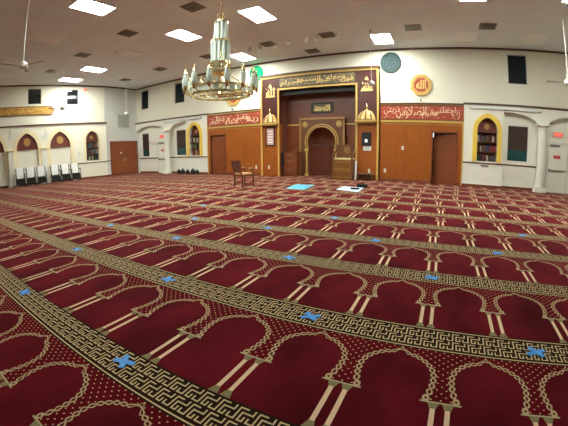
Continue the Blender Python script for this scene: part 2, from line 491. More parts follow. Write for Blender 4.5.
# trims, rails, baseboards ------------------------------------
tn = 0
def trim(mb, frame=None, m='trim', name=None):
    global tn
    if name is None: tn += 1; name = 'trim_%d' % tn
    return struct(name, mb, m, frame or FF)
trim(MB().box(-19.6, mir(1.12) + .02, LOW - .05, .02, 3.55, 3.63).box(mir(1.12), PL, LOW - .04, .02, 3.53, 3.60))
trim(MB().box(1.1, XR, LOW - .05, .02, 3.55, 3.63).box(PR, 1.12, LOW - .04, .02, 3.50, 3.58))
trim(MB().box(-19.6, XR, -.04, 0, CZ - .08, CZ))
trim(MB().box(1.12, 2.9, LOW - .03, LOW, 1.02, 1.07).box(2.9, 4.9, .14, .17, 1.02, 1.07))
trim(MB().box(mir(2.9), mir(1.12), LOW - .03, LOW, 1.02, 1.07).box(-19.6, -17.4, .14, .17, 1.02, 1.07).box(-16.4, mir(2.9), .14, .17, 1.02, 1.07))
def bb(mb, name): return struct('baseboard_' + name, mb, 'base', FF)
bb(MB().box(1.12, 2.9, LOW - .02, LOW, 0, .11).box(2.9, 4.9, .15, .17, 0, .11), 'right')
bb(MB().box(mir(2.9), mir(1.12), LOW - .02, LOW, 0, .11).box(-19.6, -17.4, .15, .17, 0, .11).box(-16.4, mir(2.9), .15, .17, 0, .11), 'left')

# timber cladding each side of the prayer niche, with door openings
wood_r = MB().wall(PR, 1.12, 0, 3.53, LOW, .1, [(-.24, .82, 0, 2.27)])
wood_l = MB().wall(mir(1.12), PL, 0, 3.53, LOW, .1, [(-12.40, -11.36, 0, 2.27)])
F(wood_r, 'wall_front_cladding_right', 'wood'); F(wood_l, 'wall_front_cladding_left', 'wood')
def gold_border(lo, hi):
    g = MB()
    g.box(lo, hi, LOW - .03, LOW, 2.70, 2.79)
    x_ = hi - .06 if hi > 0 else lo
    g.box(x_, x_ + .06, LOW - .03, LOW, 0, 2.70)
    g.box(lo, hi, LOW - .03, LOW, 3.49, 3.53)
    for i in range(46):      # bead-like ornament under the gold rail
        x = lo + .12 + (hi - lo - .24) * i / 45; g.prism([(x - .025, 2.62), (x, 2.595), (x + .025, 2.62), (x, 2.645)], LOW - .015, LOW)
    return g
trim(gold_border(PR, 1.12), m='goldtrim'); trim(gold_border(mir(1.12), PL), m='goldtrim')
seams = MB()
for x in (-1.5, -.3, .88): seams.box(x - .006, x + .006, LOW - .004, LOW, .12, 2.6)
for x in (-10.05, -11.30, -12.46): seams.box(x - .006, x + .006, LOW - .004, LOW, .12, 2.6)
trim(seams, m='darkwood')
bb(MB().box(PR, -.3, LOW - .025, LOW, 0, .13).box(.88, 1.12, LOW - .025, LOW, 0, .13), 'front_right')
bb(MB().box(mir(1.12), -12.46, LOW - .025, LOW, 0, .13).box(-11.3, PL, LOW - .025, LOW, 0, .13), 'front_left')

# calligraphy boards
def board(x0, x1, label, text, m):
    t = thing('calligraphy_board', label, 'calligraphy board', ((x0 + x1) / 2, FY + LOW, 2.80), 0, None)
    hw = (x1 - x0) / 2
    MB().box(-hw, hw, -.03, -.002, 0, .68).build('board', 'redboard', t)
    fr = MB(); 
    for a in ((-hw, hw, .64, .68), (-hw, hw, 0, .03)): fr.box(a[0], a[1], -.045, -.03, a[2], a[3])
    fr.build('border', 'darkwood', t)
    lettering(text, -hw + .14, hw - .14, .07, .61, -.03, m, t, marks=60, bold=.02)
board(PR + .02, 1.07, 'red calligraphy board above the cladding to the right of the prayer niche', 'رب اجعلني مقيم الصلاة ومن ذريتي', 'letters_pale')
board(mir(1.07), PL - .02, 'red calligraphy board above the cladding to the left of the prayer niche', 'ربنا وتقبل دعاء ربنا اغفر'.replace('غ', 'ع'), 'letters_pale')

# ------------------------------------------------------------------ MIHRAB FACADE
ft = thing('mihrab_facade', 'tall maroon facade with gold frame around the recessed prayer niche', 'facade', (AX, FY, 0))
HW = 3.10; RW = 2.0; RZ = 4.46; TOPZ = 5.22
FYO = -.22        # facade front, relative to the wall plane
f = MB()
f.box(-HW, -RW, FYO, .05, 2.74, TOPZ).box(RW, HW, FYO, .05, 2.74, TOPZ).box(-RW, RW, FYO, .05, RZ, TOPZ)
f.build('facade_panel', 'maroon', ft)
for sx in (-1, 1):
    MB().box(min(sx * HW, sx * RW), max(sx * HW, sx * RW), FYO, .05, 0, 2.74).build('pilaster', 'wood', ft)
g = MB(); fr = FYO - .05
t_ = .09
g.box(-HW, -HW + t_, fr, FYO, 0, TOPZ).box(HW - t_, HW, fr, FYO, 0, TOPZ).box(-HW + t_, HW - t_, fr, FYO, TOPZ - t_, TOPZ)
g.build('outer_gold_frame', 'goldtrim', ft)
g = MB(); g.box(-RW - t_, -RW, fr, FYO, 0, RZ + t_).box(RW, RW + t_, fr, FYO, 0, RZ + t_).box(-RW, RW, fr, FYO, RZ, RZ + t_)
g.build('inner_gold_frame', 'goldtrim', ft)
MB().box(-HW - .03, HW + .05, FYO - .1, 0, TOPZ, TOPZ + .10).build('cornice', 'trim', ft)
MB().box(-RW + .02, RW - .02, FYO - .02, FYO, 4.62, 5.06).build('calligraphy_ground', mat('dark_olive_gilded_ground', (.06, .05, .02), .4, var=.9, nscale=14, c2=(.30, .26, .13)), ft)
lettering('فول وجهك شطر المسجد الحرام', -RW + .08, RW - .1, 4.64, 5.05, FYO - .02, 'letters', ft, marks=90, bold=.022)
for sx in (-1, 1):
    # pear shaped gilt emblem on each upper corner
    c = sx * 2.53
    e = MB(); rr = random.Random(5)
    lettering('محمد' if sx > 0 else 'لله', c - .28, c + .28, 4.12, 4.64, FYO, 'letters', ft, 'emblem', marks=8, bold=.03)
    prof = [(.0, 4.78), (.07, 4.70), (.10, 4.62), (.06, 4.58)]
    e.prism([(c - .06, 4.62), (c + .06, 4.62), (c + .09, 4.72), (c, 4.84), (c - .09, 4.72)], FYO - .02, FYO)
    e.build('emblem_cap', 'letters', ft); e = MB()
    e.prism([(c - .30, 4.14), (c + .30, 4.14), (c + .24, 4.22), (c - .24, 4.22)], FYO - .018, FYO)
    e.build('emblem_base', 'letters', ft)
# domed lamps on shelves: a striped half dome under each emblem
for sx, side in ((-1, 'left'), (1, 'right')):
    t = thing('dome_ornament', 'gold and white striped half dome on a gold shelf on the %s pilaster' % side, 'dome ornament', (AX + sx * 2.53, FY + FYO, 2.70), 0, None)
    MB().box(-.50, .50, -.30, 0, 0, .05).box(-.44, .44, -.24, 0, -.05, 0).build('shelf', 'goldtrim', t)
    R_, Hh = .43, .46
    prof = [(R_ * cos(a), .05 + .04 + Hh * sin(a)) for a in [i * pi / 2 / 8 for i in range(8)]] + [(.03, .54)]
    MB().lathe([(R_ + .02, .05), (R_ + .02, .09), (R_, .09)], 0, 0, 20, pi, 2 * pi, .68).build('dome_base', 'brass', t)
    MB().lathe(prof, 0, 0, 20, pi, 2 * pi, .66).build('dome', mat('cream_gilt_dome', (.66, .49, .20), .3, metal=.15), t, smooth=True)
    for k in range(5):
        a0 = pi + pi * (k + .36) / 5; a1 = pi + pi * (k + .64) / 5
        MB().lathe([(r * 1.03 + .006, z + .004) for r, z in prof[:8]], 0, 0, 3, a0, a1, .68).build('dome_stripe', mat('gilt_brown_stripe', (.20, .08, .02), .4, metal=.3), t, smooth=True)
    MB().lathe([(.0, .52), (.04, .54), (.02, .58), (.08, .66), (.02, .72), (.05, .76), (.012, .82), (.0, .90)], 0, -.04, 12).build('finial', 'brass', t, smooth=True)

# recess behind the facade
RD = .74            # recess depth behind wall plane -> y = 15.82
rec = MB()
rec.box(-RW - .1, -RW, .05, RD + .1, 0, RZ).box(RW, RW + .1, .05, RD + .1, 0, RZ).box(-RW - .1, RW + .1, .05, RD + .1, RZ, RZ + .1)
nr, nzc = .76, 1.78
ang0 = -.42
arc = [(nr * cos(a), nzc + nr * sin(a)) for a in [pi - ang0 - (pi - 2 * ang0) * i / 24 for i in range(25)]]
arc = [(arc[0][0], 0)] + [(p[0], p[1]) for p in arc] + [(arc[-1][0], 0)]
# back panels: lower part around the niche
def back(z0, z1, m, name):
    b = MB()
    b.box(-RW, -1.05, RD, RD + .1, z0, z1).box(1.05, RW, RD, RD + .1, z0, z1)
    if z1 > 3: b.box(-1.05, 1.05, RD, RD + .1, 2.9, z1)
    o = b.build(name, m); o.location = (AX, FY, 0); o['kind'] = 'structure'; return o
o = rec.build('wall_niche_sides', 'recess'); o.location = (AX, FY, 0); o['kind'] = 'structure'
back(2.68, RZ, 'recess', 'wall_niche_back_upper'); back(0, 2.68, 'wood2', 'wall_niche_back_lower')
tr = MB().box(-RW, -1.2, RD - .04, RD, 2.66, 2.74).box(1.2, RW, RD - .04, RD, 2.66, 2.74)
trim(tr, ((AX, FY, 0), 0), 'goldtrim')
o = trim(MB().box(-RW, RW, .05, .09, RZ - .24, RZ), ((AX, FY, 0), 0), 'black')
bb(MB().box(AX - RW, AX - 1.2, RD - .02, RD, 0, .12).box(AX + 1.2, AX + RW, RD - .02, RD, 0, .12), 'niche')

# the prayer niche itself
pn = thing('prayer_niche', 'arched wooden prayer niche with gilded horseshoe arch and square carved surround', 'prayer niche', (AX, FY + RD, 0))
sur = MB(); W_ = 1.2
y0 = -.14
left = [p for p in arc if p[0] <= 1e-6]; right = [p for p in arc if p[0] >= -1e-6]
# surround slab: ribbon between arch and rectangle
outer = []
for x, z in arc:
    if z < nzc - .1: outer.append((-W_ if x < 0 else W_, z))
    else:
        a = atan2(z - (nzc - .1), x); t = min(W_ / max(abs(cos(a)), 1e-6), (3.0 - nzc + .1) / max(abs(sin(a)), 1e-6)); outer.append((t * cos(a), nzc - .1 + t * sin(a)))
sur.ribbon(arc, outer, y0, 0)
for sx in (-1, 1):
    sur.prism([(sx * 1.0, 2.95), (sx * W_, 2.6), (sx * W_, 3.0), (sx * .8, 3.0)][::(1 if sx < 0 else -1)], y0, 0)
sur.build('surround', 'darkwood', pn)
g = MB(); g.box(-W_ - .04, -W_ + .06, y0 - .03, y0, 0, 3.04).box(W_ - .06, W_ + .04, y0 - .03, y0, 0, 3.04).box(-W_ + .06, W_ - .06, y0 - .03, y0, 2.95, 3.04)
g.build('surround_border', mat('dull_gilded_wood', (.36, .19, .06), .45, metal=.2, var=.35, nscale=16), pn)
def ringband(r0, r1, ya, yb, m, name):
    a_ = [(r0 * cos(a), nzc + r0 * sin(a)) for a in [pi - ang0 - (pi - 2 * ang0) * i / 28 for i in range(29)]]
    b_ = [(r1 * cos(a), nzc + r1 * sin(a)) for a in [pi - ang0 - (pi - 2 * ang0) * i / 28 for i in range(29)]]
    MB().ribbon(a_, b_, ya, yb).build(name, m, pn)
ringband(nr, nr + .055, y0 - .06, y0, 'gold', 'arch_moulding')
ringband(nr + .055, nr + .11, y0 - .03, y0, 'darkwood', 'arch_groove')
ringband(nr + .11, nr + .165, y0 - .05, y0, 'gold', 'arch_moulding')
for sx in (-1, 1):
    x = sx * .80
    MB().cyl(x, y0 - .06, .12, 1.30, .05, 12).build('colonnette', 'goldtrim', pn, smooth=True)
    MB().box(x - .09, x + .09, y0 - .14, y0, 0, .12).build('colonnette_base', 'goldtrim', pn); MB().box(x - .09, x + .09, y0 - .13, y0, 1.30, 1.44).build('colonnette_capital', 'goldtrim', pn)
    # round carved bosses in the two upper corners
    cx_, cz_ = sx * .93, 2.70
    bs = MB()
    bs.ribbon([(cx_ + .11 * cos(a), cz_ + .11 * sin(a)) for a in [2 * pi * i / 16 for i in range(16)]], [(cx_ + .15 * cos(a), cz_ + .15 * sin(a)) for a in [2 * pi * i / 16 for i in range(16)]], y0 - .02, y0, True)
    bs.prism([(cx_ + .07 * cos(a), cz_ + .07 * sin(a)) for a in [2 * pi * i / 8 for i in range(8)]], y0 - .02, y0)
    bs.build('carved_boss', 'goldtrim', pn)
# half round inside of the niche, with a vaulted head
nb = MB()
nb.lathe([(nr + .02, 0), (nr + .02, nzc)] + [((nr + .02) * cos(a), nzc + (nr + .02) * sin(a)) for a in [pi / 2 * i / 8 for i in range(1, 9)]], 0, 0, 20, 0, pi, .9)
nb.build('niche_shell', mat('reddish_niche_lining', (.17, .05, .03), .35, var=.3, nscale=6, stretch=(5, 5, .5)), pn, smooth=True)
MB().tube([(nr * .97 * cos(a), .9 * nr * .97 * sin(a), 1.62) for a in [pi * i / 12 for i in range(2, 11)]], .018, 6).build('inner_rail', 'steel', pn, smooth=True)

# framed calligraphy above the niche
t = thing('framed_calligraphy', 'wide gold calligraphy in a dark frame above the prayer niche arch', 'picture frame', (AX - .02, FY + RD, 3.26))
f = MB(); w_, h_ = .59, .57
f.box(-w_, w_, -.05, -.005, 0, .08).box(-w_, w_, -.05, -.005, h_ - .08, h_).box(-w_, -w_ + .08, -.05, -.005, .08, h_ - .08).box(w_ - .08, w_, -.05, -.005, .08, h_ - .08)
f.build('frame', 'black', t)
MB().box(-w_ + .08, w_ - .08, -.03, -.005, .08, h_ - .08).build('picture', mat('olive_gold_ground', (.10, .09, .03), .5, var=.5, nscale=9), t)
lettering('الله محمد', -w_ + .14, w_ - .14, .13, h_ - .13, -.03, 'letters', t, marks=10, bold=.03, thick=.01)

# cabinet with three drawers
t = thing('drawer_cabinet', 'brown wooden cabinet with three drawers standing left of the prayer niche', 'cabinet', (-7.33, 15.34, 0))
MB().box(-.39, .39, -.20, .28, 0, 1.22).build('body', 'wood2', t); MB().box(-.42, .42, -.24, .30, 1.22, 1.27).build('top', 'wood2', t)
for k in range(3):
    z = .08 + k * .38
    d = MB().box(-.35, .35, -.225, -.20, z, z + .35).build('drawer', 'darkdrawer', t, bevel=.008)
    MB().box(-.16, .16, -.25, -.225, z + .27, z + .29).build('handle', 'brass', d)
# narrow black stand
t = thing('microphone_stand', 'thin black stand at the left edge of the prayer niche recess', 'stand', (-7.70, 15.0, 0))
MB().cyl(0, 0, 0, .03, .13, 16).build('base', 'black', t); MB().cyl(0, 0, .03, 1.15, .022, 8).build('pole', 'black', t)
MB().box(-.05, .05, -.06, .06, .55, 1.22).build('speaker_box', 'black', t)

# minbar
t = thing('minbar', 'small carved wooden pulpit with golden cushion to the right of the prayer niche', 'pulpit', (-4.27, 14.62, 0))
mb = MB().box(-.46, .46, -.30, .45, .0, .92)
mb.build('body', mat('golden_brown_carved_wood', (.20, .085, .016), .4, var=.35, nscale=9, stretch=(3, 3, 1)), t)
pan = MB()
for k in range(2):
    z = .10 + k * .40
    pan.box(-.44, .44, -.325, -.30, z, z + .03).box(-.44, .44, -.325, -.30, z + .31, z + .34).box(-.44, -.41, -.325, -.30, z + .03, z + .31).box(.41, .44, -.325, -.30, z + .03, z + .31)
pan.build('front_panelling', mat('worn_gilt_wood', (.34, .17, .035), .45, metal=.15, var=.3), t)
MB().box(-.42, .42, -.24, .40, .92, 1.0).build('seat_cushion', mat('cream_gold_cushion', (.62, .52, .26), .8, var=.25, nscale=12), t, bevel=.02)
for sx in (-1, 1):
    MB().box(sx * .46 - .035, sx * .46 + .035, -.34, -.27, 0, 1.08 if sx < 0 else 1.2).build('post', 'darkwood', t)
    s_ = MB(); x = sx * .46
    s_.bar((x, -.30, 1.05), (x, .45, 1.5), .06, .08); s_.bar((x, .45, 0), (x, .45, 1.62), .07, .07)
    s_.build('side_rail', 'darkwood', t)
    MB().lathe([(.0, 1.08 if sx < 0 else 1.2), (.05, 1.12 if sx < 0 else 1.24), (.03, 1.17 if sx < 0 else 1.29), (.0, 1.2 if sx < 0 else 1.34)], sx * .46, -.305, 10).build('finial', 'darkwood', t, smooth=True)
bp = MB().box(-.42, .42, .40, .46, 1.0, 1.62); bp.build('backrest', 'darkwood', t)
ring = [(.05 + .12 * cos(a), 1.40 + .12 * sin(a)) for a in [2 * pi * i / 16 for i in range(16)]]
ring2 = [(.05 + .16 * cos(a), 1.40 + .16 * sin(a)) for a in [2 * pi * i / 16 for i in range(16)]]
MB().ribbon(ring, ring2, .37, .40, True).prism([(.05 + .07 * cos(a), 1.4 + .07 * sin(a)) for a in [2 * pi * i / 8 for i in range(8)]], .37, .40).build('round_ornament', mat('dull_gilt_ornament', (.36, .19, .05), .45, metal=.2, var=.3), t)
t = MB().box(-.05, .05, -.03, .03, 0, .84).add([(-.05, -.03, .84), (.05, -.03, .84), (.05, .03, .84), (-.05, .03, .84), (0, 0, .88)], [(0, 1, 4), (1, 2, 4), (2, 3, 4), (3, 0, 4)]).build('folded_white_board', 'paper')
t.location = (-3.70, 14.60, 0); t.rotation_euler = (0, radians(1), 0); tag(t, 'narrow white board leaning between the pulpit and the right pilaster', 'board')

# items on pilasters
t = thing('framed_poster', 'small red and white poster in a black frame on the left pilaster', 'poster', (-8.32, FY + FYO, 1.57))
f = MB().box(-.27, .27, -.03, -.003, 0, .06).box(-.27, .27, -.03, -.003, .92, .98).box(-.27, -.21, -.03, -.003, .06, .92).box(.21, .27, -.03, -.003, .06, .92)
f.build('frame', 'black', t); MB().box(-.21, .21, -.02, -.003, .06, .92).build('picture', mat('red_white_print', (.55, .03, .05), .5, var=.2, nscale=4, c2=(.8, .62, .6)), t)
pp = MB()
for k in range(5): pp.box(-.15 + .03 * (k % 2), .14, -.025, -.02, .16 + k * .14, .24 + k * .14)
pp.build('printed_text', 'paper', t)
t = thing('wall_display', 'black wall display box with a small lit screen on the right pilaster', 'display', (-3.26, FY + FYO, 1.59))
MB().box(-.22, .22, -.07, -.003, 0, .62).build('case', 'black', t, bevel=.01)
MB().box(-.06, .06, -.075, -.07, .16, .30).build('screen', mat('lit_white_screen', (.8, .85, .8), .4, emit=.6), t)
t = MB().box(-.19, .19, -.02, -.003, 0, .20).build('notice_sheet', 'paper'); t.location = (-3.22, FY + FYO, 1.37); tag(t, 'white notice sheet just below the black wall display', 'notice')
tx = MB()
for k in range(4): tx.box(-.15, .15 - .04 * (k % 2), -.024, -.02, .03 + .042 * k, .045 + .042 * k)
tx.build('printed_lines', 'steel', t)
for x, z, lab in ((-9.27, .36, 'white outlet low on the cladding just left of the gold facade frame'), (-8.42, .37, 'white outlet low on the left pilaster'), (-3.11, .35, 'white outlet low on the right pilaster above the dark bench'), (-2.38, .39, 'white outlet low on the cladding just right of the facade'), (-1.59, 1.45, 'cream switch plate at chest height on the right cladding')):
    yy = FY + (FYO if -8.9 < x < -2.7 else LOW)
    o = MB().box(-.05, .05, -.015, -.001, 0, .17).build('outlet', 'white', bevel=.004); o.location = (x, yy, z); tag(o, lab, 'outlet')
    MB().box(-.02, .02, -.02, -.015, .04, .13).build('socket', 'steel', o)
t = thing('low_bench', 'low dark bench on the floor below the outlet of the right pilaster', 'bench', (-3.22, 14.62, 0))
MB().box(-.38, .38, -.16, .16, .26, .32).build('top', 'trim', t, bevel=.008); MB().box(-.34, .34, -.02, .02, .1, .26).build('stretcher', 'darkwood', t)
for sx in (-1, 1):
    for sy in (-1, 1): MB().box(sx * .33 - .03, sx * .33 + .03, sy * .12 - .03, sy * .12 + .03, 0, .26).build('leg', 'darkwood', t)

# wall emblems
def octagon(x, z, lab, text):
    t = thing('octagonal_plaque', lab, 'plaque', (x, FY, z))
    o8 = lambda r: [(r * cos(pi / 8 + i * pi / 4), r * sin(pi / 8 + i * pi / 4)) for i in range(8)]
    MB().prism(o8(.40), -.04, -.002).build('panel', 'redboard', t)
    MB().ribbon(o8(.38), o8(.51), -.07, -.002, True).build('rim', 'goldtrim', t)
    MB().ribbon(o8(.34), o8(.36), -.05, -.04, True).build('inner_line', 'letters', t)
    lettering(text, -.24, .24, -.2, .22, -.04, 'letters', t, marks=4, bold=.03)
octagon(-.78, 4.41, 'octagonal red plaque with yellow rim on the wall right of the facade', 'الله')
octagon(-10.80, 4.41, 'octagonal red plaque with yellow rim seen behind the chandelier', 'محمد')
t = thing('round_wall_clock', 'round silver blue wall clock near the ceiling right of the facade', 'clock', (-2.14, FY, 5.49))
cir = lambda r, n=28: [(r * cos(2 * pi * i / n), r * sin(2 * pi * i / n)) for i in range(n)]
MB().prism(cir(.45), -.04, -.002).build('face', 'silver', t); MB().ribbon(cir(.43), cir(.49), -.06, -.002, True).build('rim', mat('dark_rim', (.05, .08, .08), .8, spec=.1), t)
MB().ribbon(cir(.20), cir(.23), -.05, -.04, True).ribbon(cir(.33), cir(.35), -.05, -.04, True).build('ring_pattern', mat('pewter_ring', (.08, .12, .13), .8, spec=.1), t)
t = thing('green_disc_light', 'round glowing green disc on the wall left of the facade', 'wall light', (-9.27, FY, 5.58))
MB().prism(cir(.38), -.05, -.002).build('disc', 'greenglow', t)
MB().ribbon(cir(.38), cir(.43), -.07, -.002, True).build('rim', mat('green_rim', (.0, .25, .11), .8, emit=.2), t)
for x in (-.8, -10.82):
    t = thing('security_camera', 'tiny grey camera on the trim below the %s octagonal plaque' % ('right' if x > -5 else 'left'), 'camera', (x, FY - .06, 3.64))
    MB().cyl(0, 0, 0, .04, .03, 8).build('base', 'steel', t); MB().box(-.04, .04, -.12, .02, .04, .11).build('body', 'steel', t)

# ------------------------------------------------------------------ bookcase niches (front, mirrored)
def tympanum_medallion(parent, c, z, y, r=.2):
    MB().prism([(c + r * cos(a), z + 1.1 * r * sin(a)) for a in [2 * pi * i / 14 for i in range(14)]], y - .03, y).build('gold_medallion', 'gauze', parent)
def niche(frame_fn, c, yplane, hw, zs, zc, z0, framemat, lab, where, deep=.28, books=True, owd=.19):
    fr_ = frame_fn(c, yplane); t = thing('bookcase_niche', lab, 'bookcase', fr_[0], fr_[1])
    a = arch_pts(hw, zs, zc, 10); b = arch_pts(hw + owd, zs, zc + owd * 1.05, 10)
    a2 = [(-hw, z0)] + a + [(hw, z0)]; b2 = [(-hw - owd, z0 - .0)] + b + [(hw + owd, z0)]
    MB().ribbon(a2, b2, -.06, -.001).build('arch_frame', framemat, t)
    tz = zs - .08
    inner = arch_pts(hw - .005, zs, zc - .01, 10)
    MB().prism([(-hw + .005, tz)] + inner + [(hw - .005, tz)], deep - .08, deep - .02).build('carved_head', 'carved', t)
    tympanum_medallion(t, 0, zs + .18, deep - .08, .12)
    hs = [z0 + .01 + (tz - z0) * k / 3 for k in range(4)]
    for z in hs: MB().box(-hw + .005, hw - .005, .03, deep - .02, z - .012, z + .012).build('shelf', 'darkwood', t)
    MB().box(-hw + .005, hw - .005, deep - .02, deep - .005, z0 + .01, tz).build('back_panel', 'darkwood', t)
    if books:
        names = ['top', 'middle', 'bottom']
        for k in range(3):
            z = hs[2 - k] + .013; x = -hw + .03; rr = random.Random(k * 7 + int(c * 10))
            while x < hw - .08:
                if rr.random() < .16: x += .07; continue
                wd = rr.uniform(.05, .085); h = min(rr.uniform(.22, .31), hs[1] - hs[0] - .05); cn = rr.choice(list(BK))
                bo = MB(); bo.box(0, wd, .0, .16, 0, h)
                p = frame_fn(c + x, yplane + .09); bo = bo.build('book', 'book_' + cn, bevel=.004); bo.location = (p[0][0], p[0][1], z); bo.rotation_euler = (0, 0, p[1])
                tag(bo, '%s book upright on the %s shelf of the bookcase niche %s' % (cn, names[k], where), 'book', 'books on the %s shelf of the niche %s' % (names[k], where))
                x += wd + .004
    return t
niche(on_front, NC, LOW, NW, NZS, NZC, NZ0 - .02, 'yellow', 'yellow framed pointed bookcase niche left of the right column', 'by the right window')
niche(on_front, mir(NC), LOW, NW, NZS, NZC, NZ0 - .02, 'yellow', 'yellow framed pointed bookcase niche at the left end of the timber cladding', 'by the left cladding')
o = MB().box(-.17, .17, -.012, -.001, 0, .10).build('wall_grille', 'steel'); o.location = (2.10, FY + LOW, .88); tag(o, 'small grey grille under the rail of the right bookcase niche', 'grille')

# columns
def column(x, lab):
    t = thing('column', lab, 'column', (x, FY - .2, 0))
    MB().box(-.27, .27, -.27, .12, 0, .12).box(-.23, .23, -.23, .12, .12, .2).build('plinth', 'white', t, bevel=.01)
    MB().lathe([(.22, .2), (.22, .25), (.19, .28), (.185, 2.5), (.175, 2.62)], 0, 0, 20).build('shaft', 'white', t, smooth=True)
    MB().lathe([(.175, 2.62), (.21, 2.64), (.21, 2.68), (.19, 2.70), (.25, 2.80)], 0, 0, 20).box(-.27, .27, -.27, .2, 2.80, 2.88).build('capital', 'white', t)
column(4.62, 'white round column right of the brown blind near the exit door')
column(mir(4.65) + .05, 'white round column at the far left between the two bays')

# white exit doors in the bays
def exit_door(n, x0, x1, lab):
    o = bpy.data.objects.new('door_%d' % n, None); COL.objects.link(o); o.location = (x0, FY + .17, 0); o['kind'] = 'structure'; o['label'] = lab
    w_ = x1 - x0
    MB().box(-.07, 0, -.04, 0, 0, 2.19).box(w_, w_ + .07, -.04, 0, 0, 2.19).box(0, w_, -.04, 0, 2.12, 2.19).build('door_frame', 'greywhite', o)
    lf = MB().box(.005, w_ - .005, -.03, -.002, .01, 2.115).build('leaf', 'white', o)
    MB().box(.08, w_ - .08, -.09, -.03, .93, .99).box(.08, .13, -.11, -.03, .90, 1.02).build('push_bar', 'steel', o)
    MB().box(.1, .55, -.1, -.03, 2.02, 2.09).build('door_closer', 'steel', o)
    s = MB().box(w_ * .32, w_ * .66, -.036, -.03, 1.48, 1.62).build('door_sign', 'red_sign', o)
    return o
exit_door(1, 5.0, 5.95, 'white exit door with push bar and small red sign right of the right column')
exit_door(2, -17.42, -16.52, 'white exit door half hidden behind the left column')
def latin(text, x0, x1, z0, z1, y, m, parent):
    c = bpy.data.curves.new('t', 'FONT'); c.body = text; c.size = 1; c.resolution_u = 3; c.offset = .015
    o = bpy.data.objects.new('t', c); COL.objects.link(o)
    me = bpy.data.meshes.new_from_object(o.evaluated_get(bpy.context.evaluated_depsgraph_get())); bpy.data.objects.remove(o)
    xs = [v.co.x for v in me.vertices]; ys = [v.co.y for v in me.vertices]
    mb = MB(); mb.add([(x0 + (v.co.x - min(xs)) / (max(xs) - min(xs)) * (x1 - x0), y, z0 + (v.co.y - min(ys)) / (max(ys) - min(ys)) * (z1 - z0)) for v in me.vertices], [tuple(p.vertices) for p in me.polygons])
    bpy.data.meshes.remove(me)
    return mb.build('sign_text', m, parent)
def exit_sign(frame, lab, w_=.44, h_=.2):
    t = thing('exit_sign', lab, 'exit sign', frame[0], frame[1])
    MB().box(-w_ / 2, w_ / 2, -.06, -.002, 0, h_).build('case', mat('pale_pink_lit_case', (.62, .20, .17), .5, emit=.2), t)
    latin('EXIT', -w_ * .38, w_ * .38, h_ * .2, h_ * .8, -.064, 'exit_glow', t)
exit_sign(((5.48, FY + .17, 2.42), 0), 'red lit exit sign above the white door at the right')
exit_sign(((-17.0, FY + .17, 2.40), 0), 'red lit exit sign above the half hidden white door at the left')

# tube fixtures on the fascia
for xa, xb, lab in ((1.35, 4.55, 'long white tube fixture on the fascia above the right bookcase niche'), (mir(4.85), mir(1.55), 'long white tube fixture on the fascia above the left bookcase niche')):
    t = thing('tube_fixture', lab, 'light fixture', ((xa + xb) / 2, FY + LOW, 3.36)); L = (xb - xa) / 2
    MB().box(-L, L, -.05, -.001, .02, .10).build('housing', 'fixture', t)
    MB().tube([(-L + .03, -.07, .03), (L - .03, -.07, .03)], .022, 8).build('tube', mat('unlit_tube', (.62, .68, .72), .4), t)
    for sx in (-1, 1): MB().box(sx * (L - .015) - .015, sx * (L - .015) + .015, -.1, -.05, 0, .1).build('end_cap', 'steel', t)

# timber doors
def timber_door(n, x0, x1, ajar, lab, hinge_right=True):
    o = bpy.data.objects.new('door_%d' % n, None); COL.objects.link(o); o.location = (x0, FY + LOW, 0); o['kind'] = 'structure'; o['label'] = lab
    w_ = x1 - x0
    MB().box(-.07, 0, -.02, .2, 0, 2.34).box(w_, w_ + .07, -.02, .2, 0, 2.34).box(0, w_, -.02, .2, 2.27, 2.34).build('door_frame', 'wood2', o)
    lf = MB()
    lf.box(-w_ + .01, 0, 0, .045, .01, 2.255)
    l = lf.build('leaf', 'wood2', o); l.location = (w_ - .005, .05, 0); l.rotation_euler = (0, 0, -ajar)
    k = MB().lathe([(.0, 0), (.035, .01), (.035, .04), (.0, .05)], 0, 0, 10).build('knob', 'brass', l, smooth=True); k.location = (-w_ + .1, 0, 1.02); k.rotation_euler = (radians(90), 0, 0)
timber_door(3, -12.40, -11.36, 0, 'closed dark timber door in the left cladding')
timber_door(4, -.24, .82, radians(14), 'timber door standing slightly ajar in the right cladding')
# small lobby behind the ajar door
struct('wall_lobby', MB().box(-.9, -.85, .12, 2.0, 0, 2.6).box(1.05, 1.1, .12, 2.0, 0, 2.6).box(-.9, 1.1, 2.0, 2.05, 0, 2.6).box(-.9, 1.1, .12, 2.05, 2.6, 2.65), 'greywhite', FF)
struct('wall_closet', MB().box(-12.6, -11.1, .35, .4, 0, 2.6), 'greywhite', FF)
t = thing('lobby_lamp', 'small bluish white lamp seen through the gap of the ajar timber door', 'lamp', (-.30, 15.75, 2.10))
MB().box(-.09, .09, -.02, .02, 0, .30).build('lamp_glass', mat('bluish_lamp_glass', (.7, .9, 1), .4, var=.02, emit=1.6), t); MB().box(-.1, .1, .02, .04, -.02, .32).build('back_plate', 'steel', t)

# black bags below the left niche
for i, (x, s_) in enumerate(((-14.95, .9), (-14.60, 1.0), (-14.18, .85), (-13.72, 1.05), (-13.38, .85))):
    t = thing('black_bag', ['leftmost black bag on the floor by the left column', 'second black bag from the left column', 'middle black bag of the row under the left bookcase niche', 'largest black bag under the left bookcase niche', 'black bag nearest the timber cladding'][i], 'bag', (x, 14.72, 0), 0, 'black bags on the floor under the left niche')
    b = MB().lathe([(.13 * s_, 0), (.17 * s_, .05), (.165 * s_, .2 * s_), (.09 * s_, .28 * s_), (.02, .30 * s_)], 0, 0, 14, sy=.7).build('body', 'blackfab', t, smooth=True)
    MB().tube([(.07 * cos(a), 0, .27 * s_ + .08 * sin(a)) for a in [pi * k / 8 for k in range(9)]], .012, 6).build('handle', 'blackfab', t)

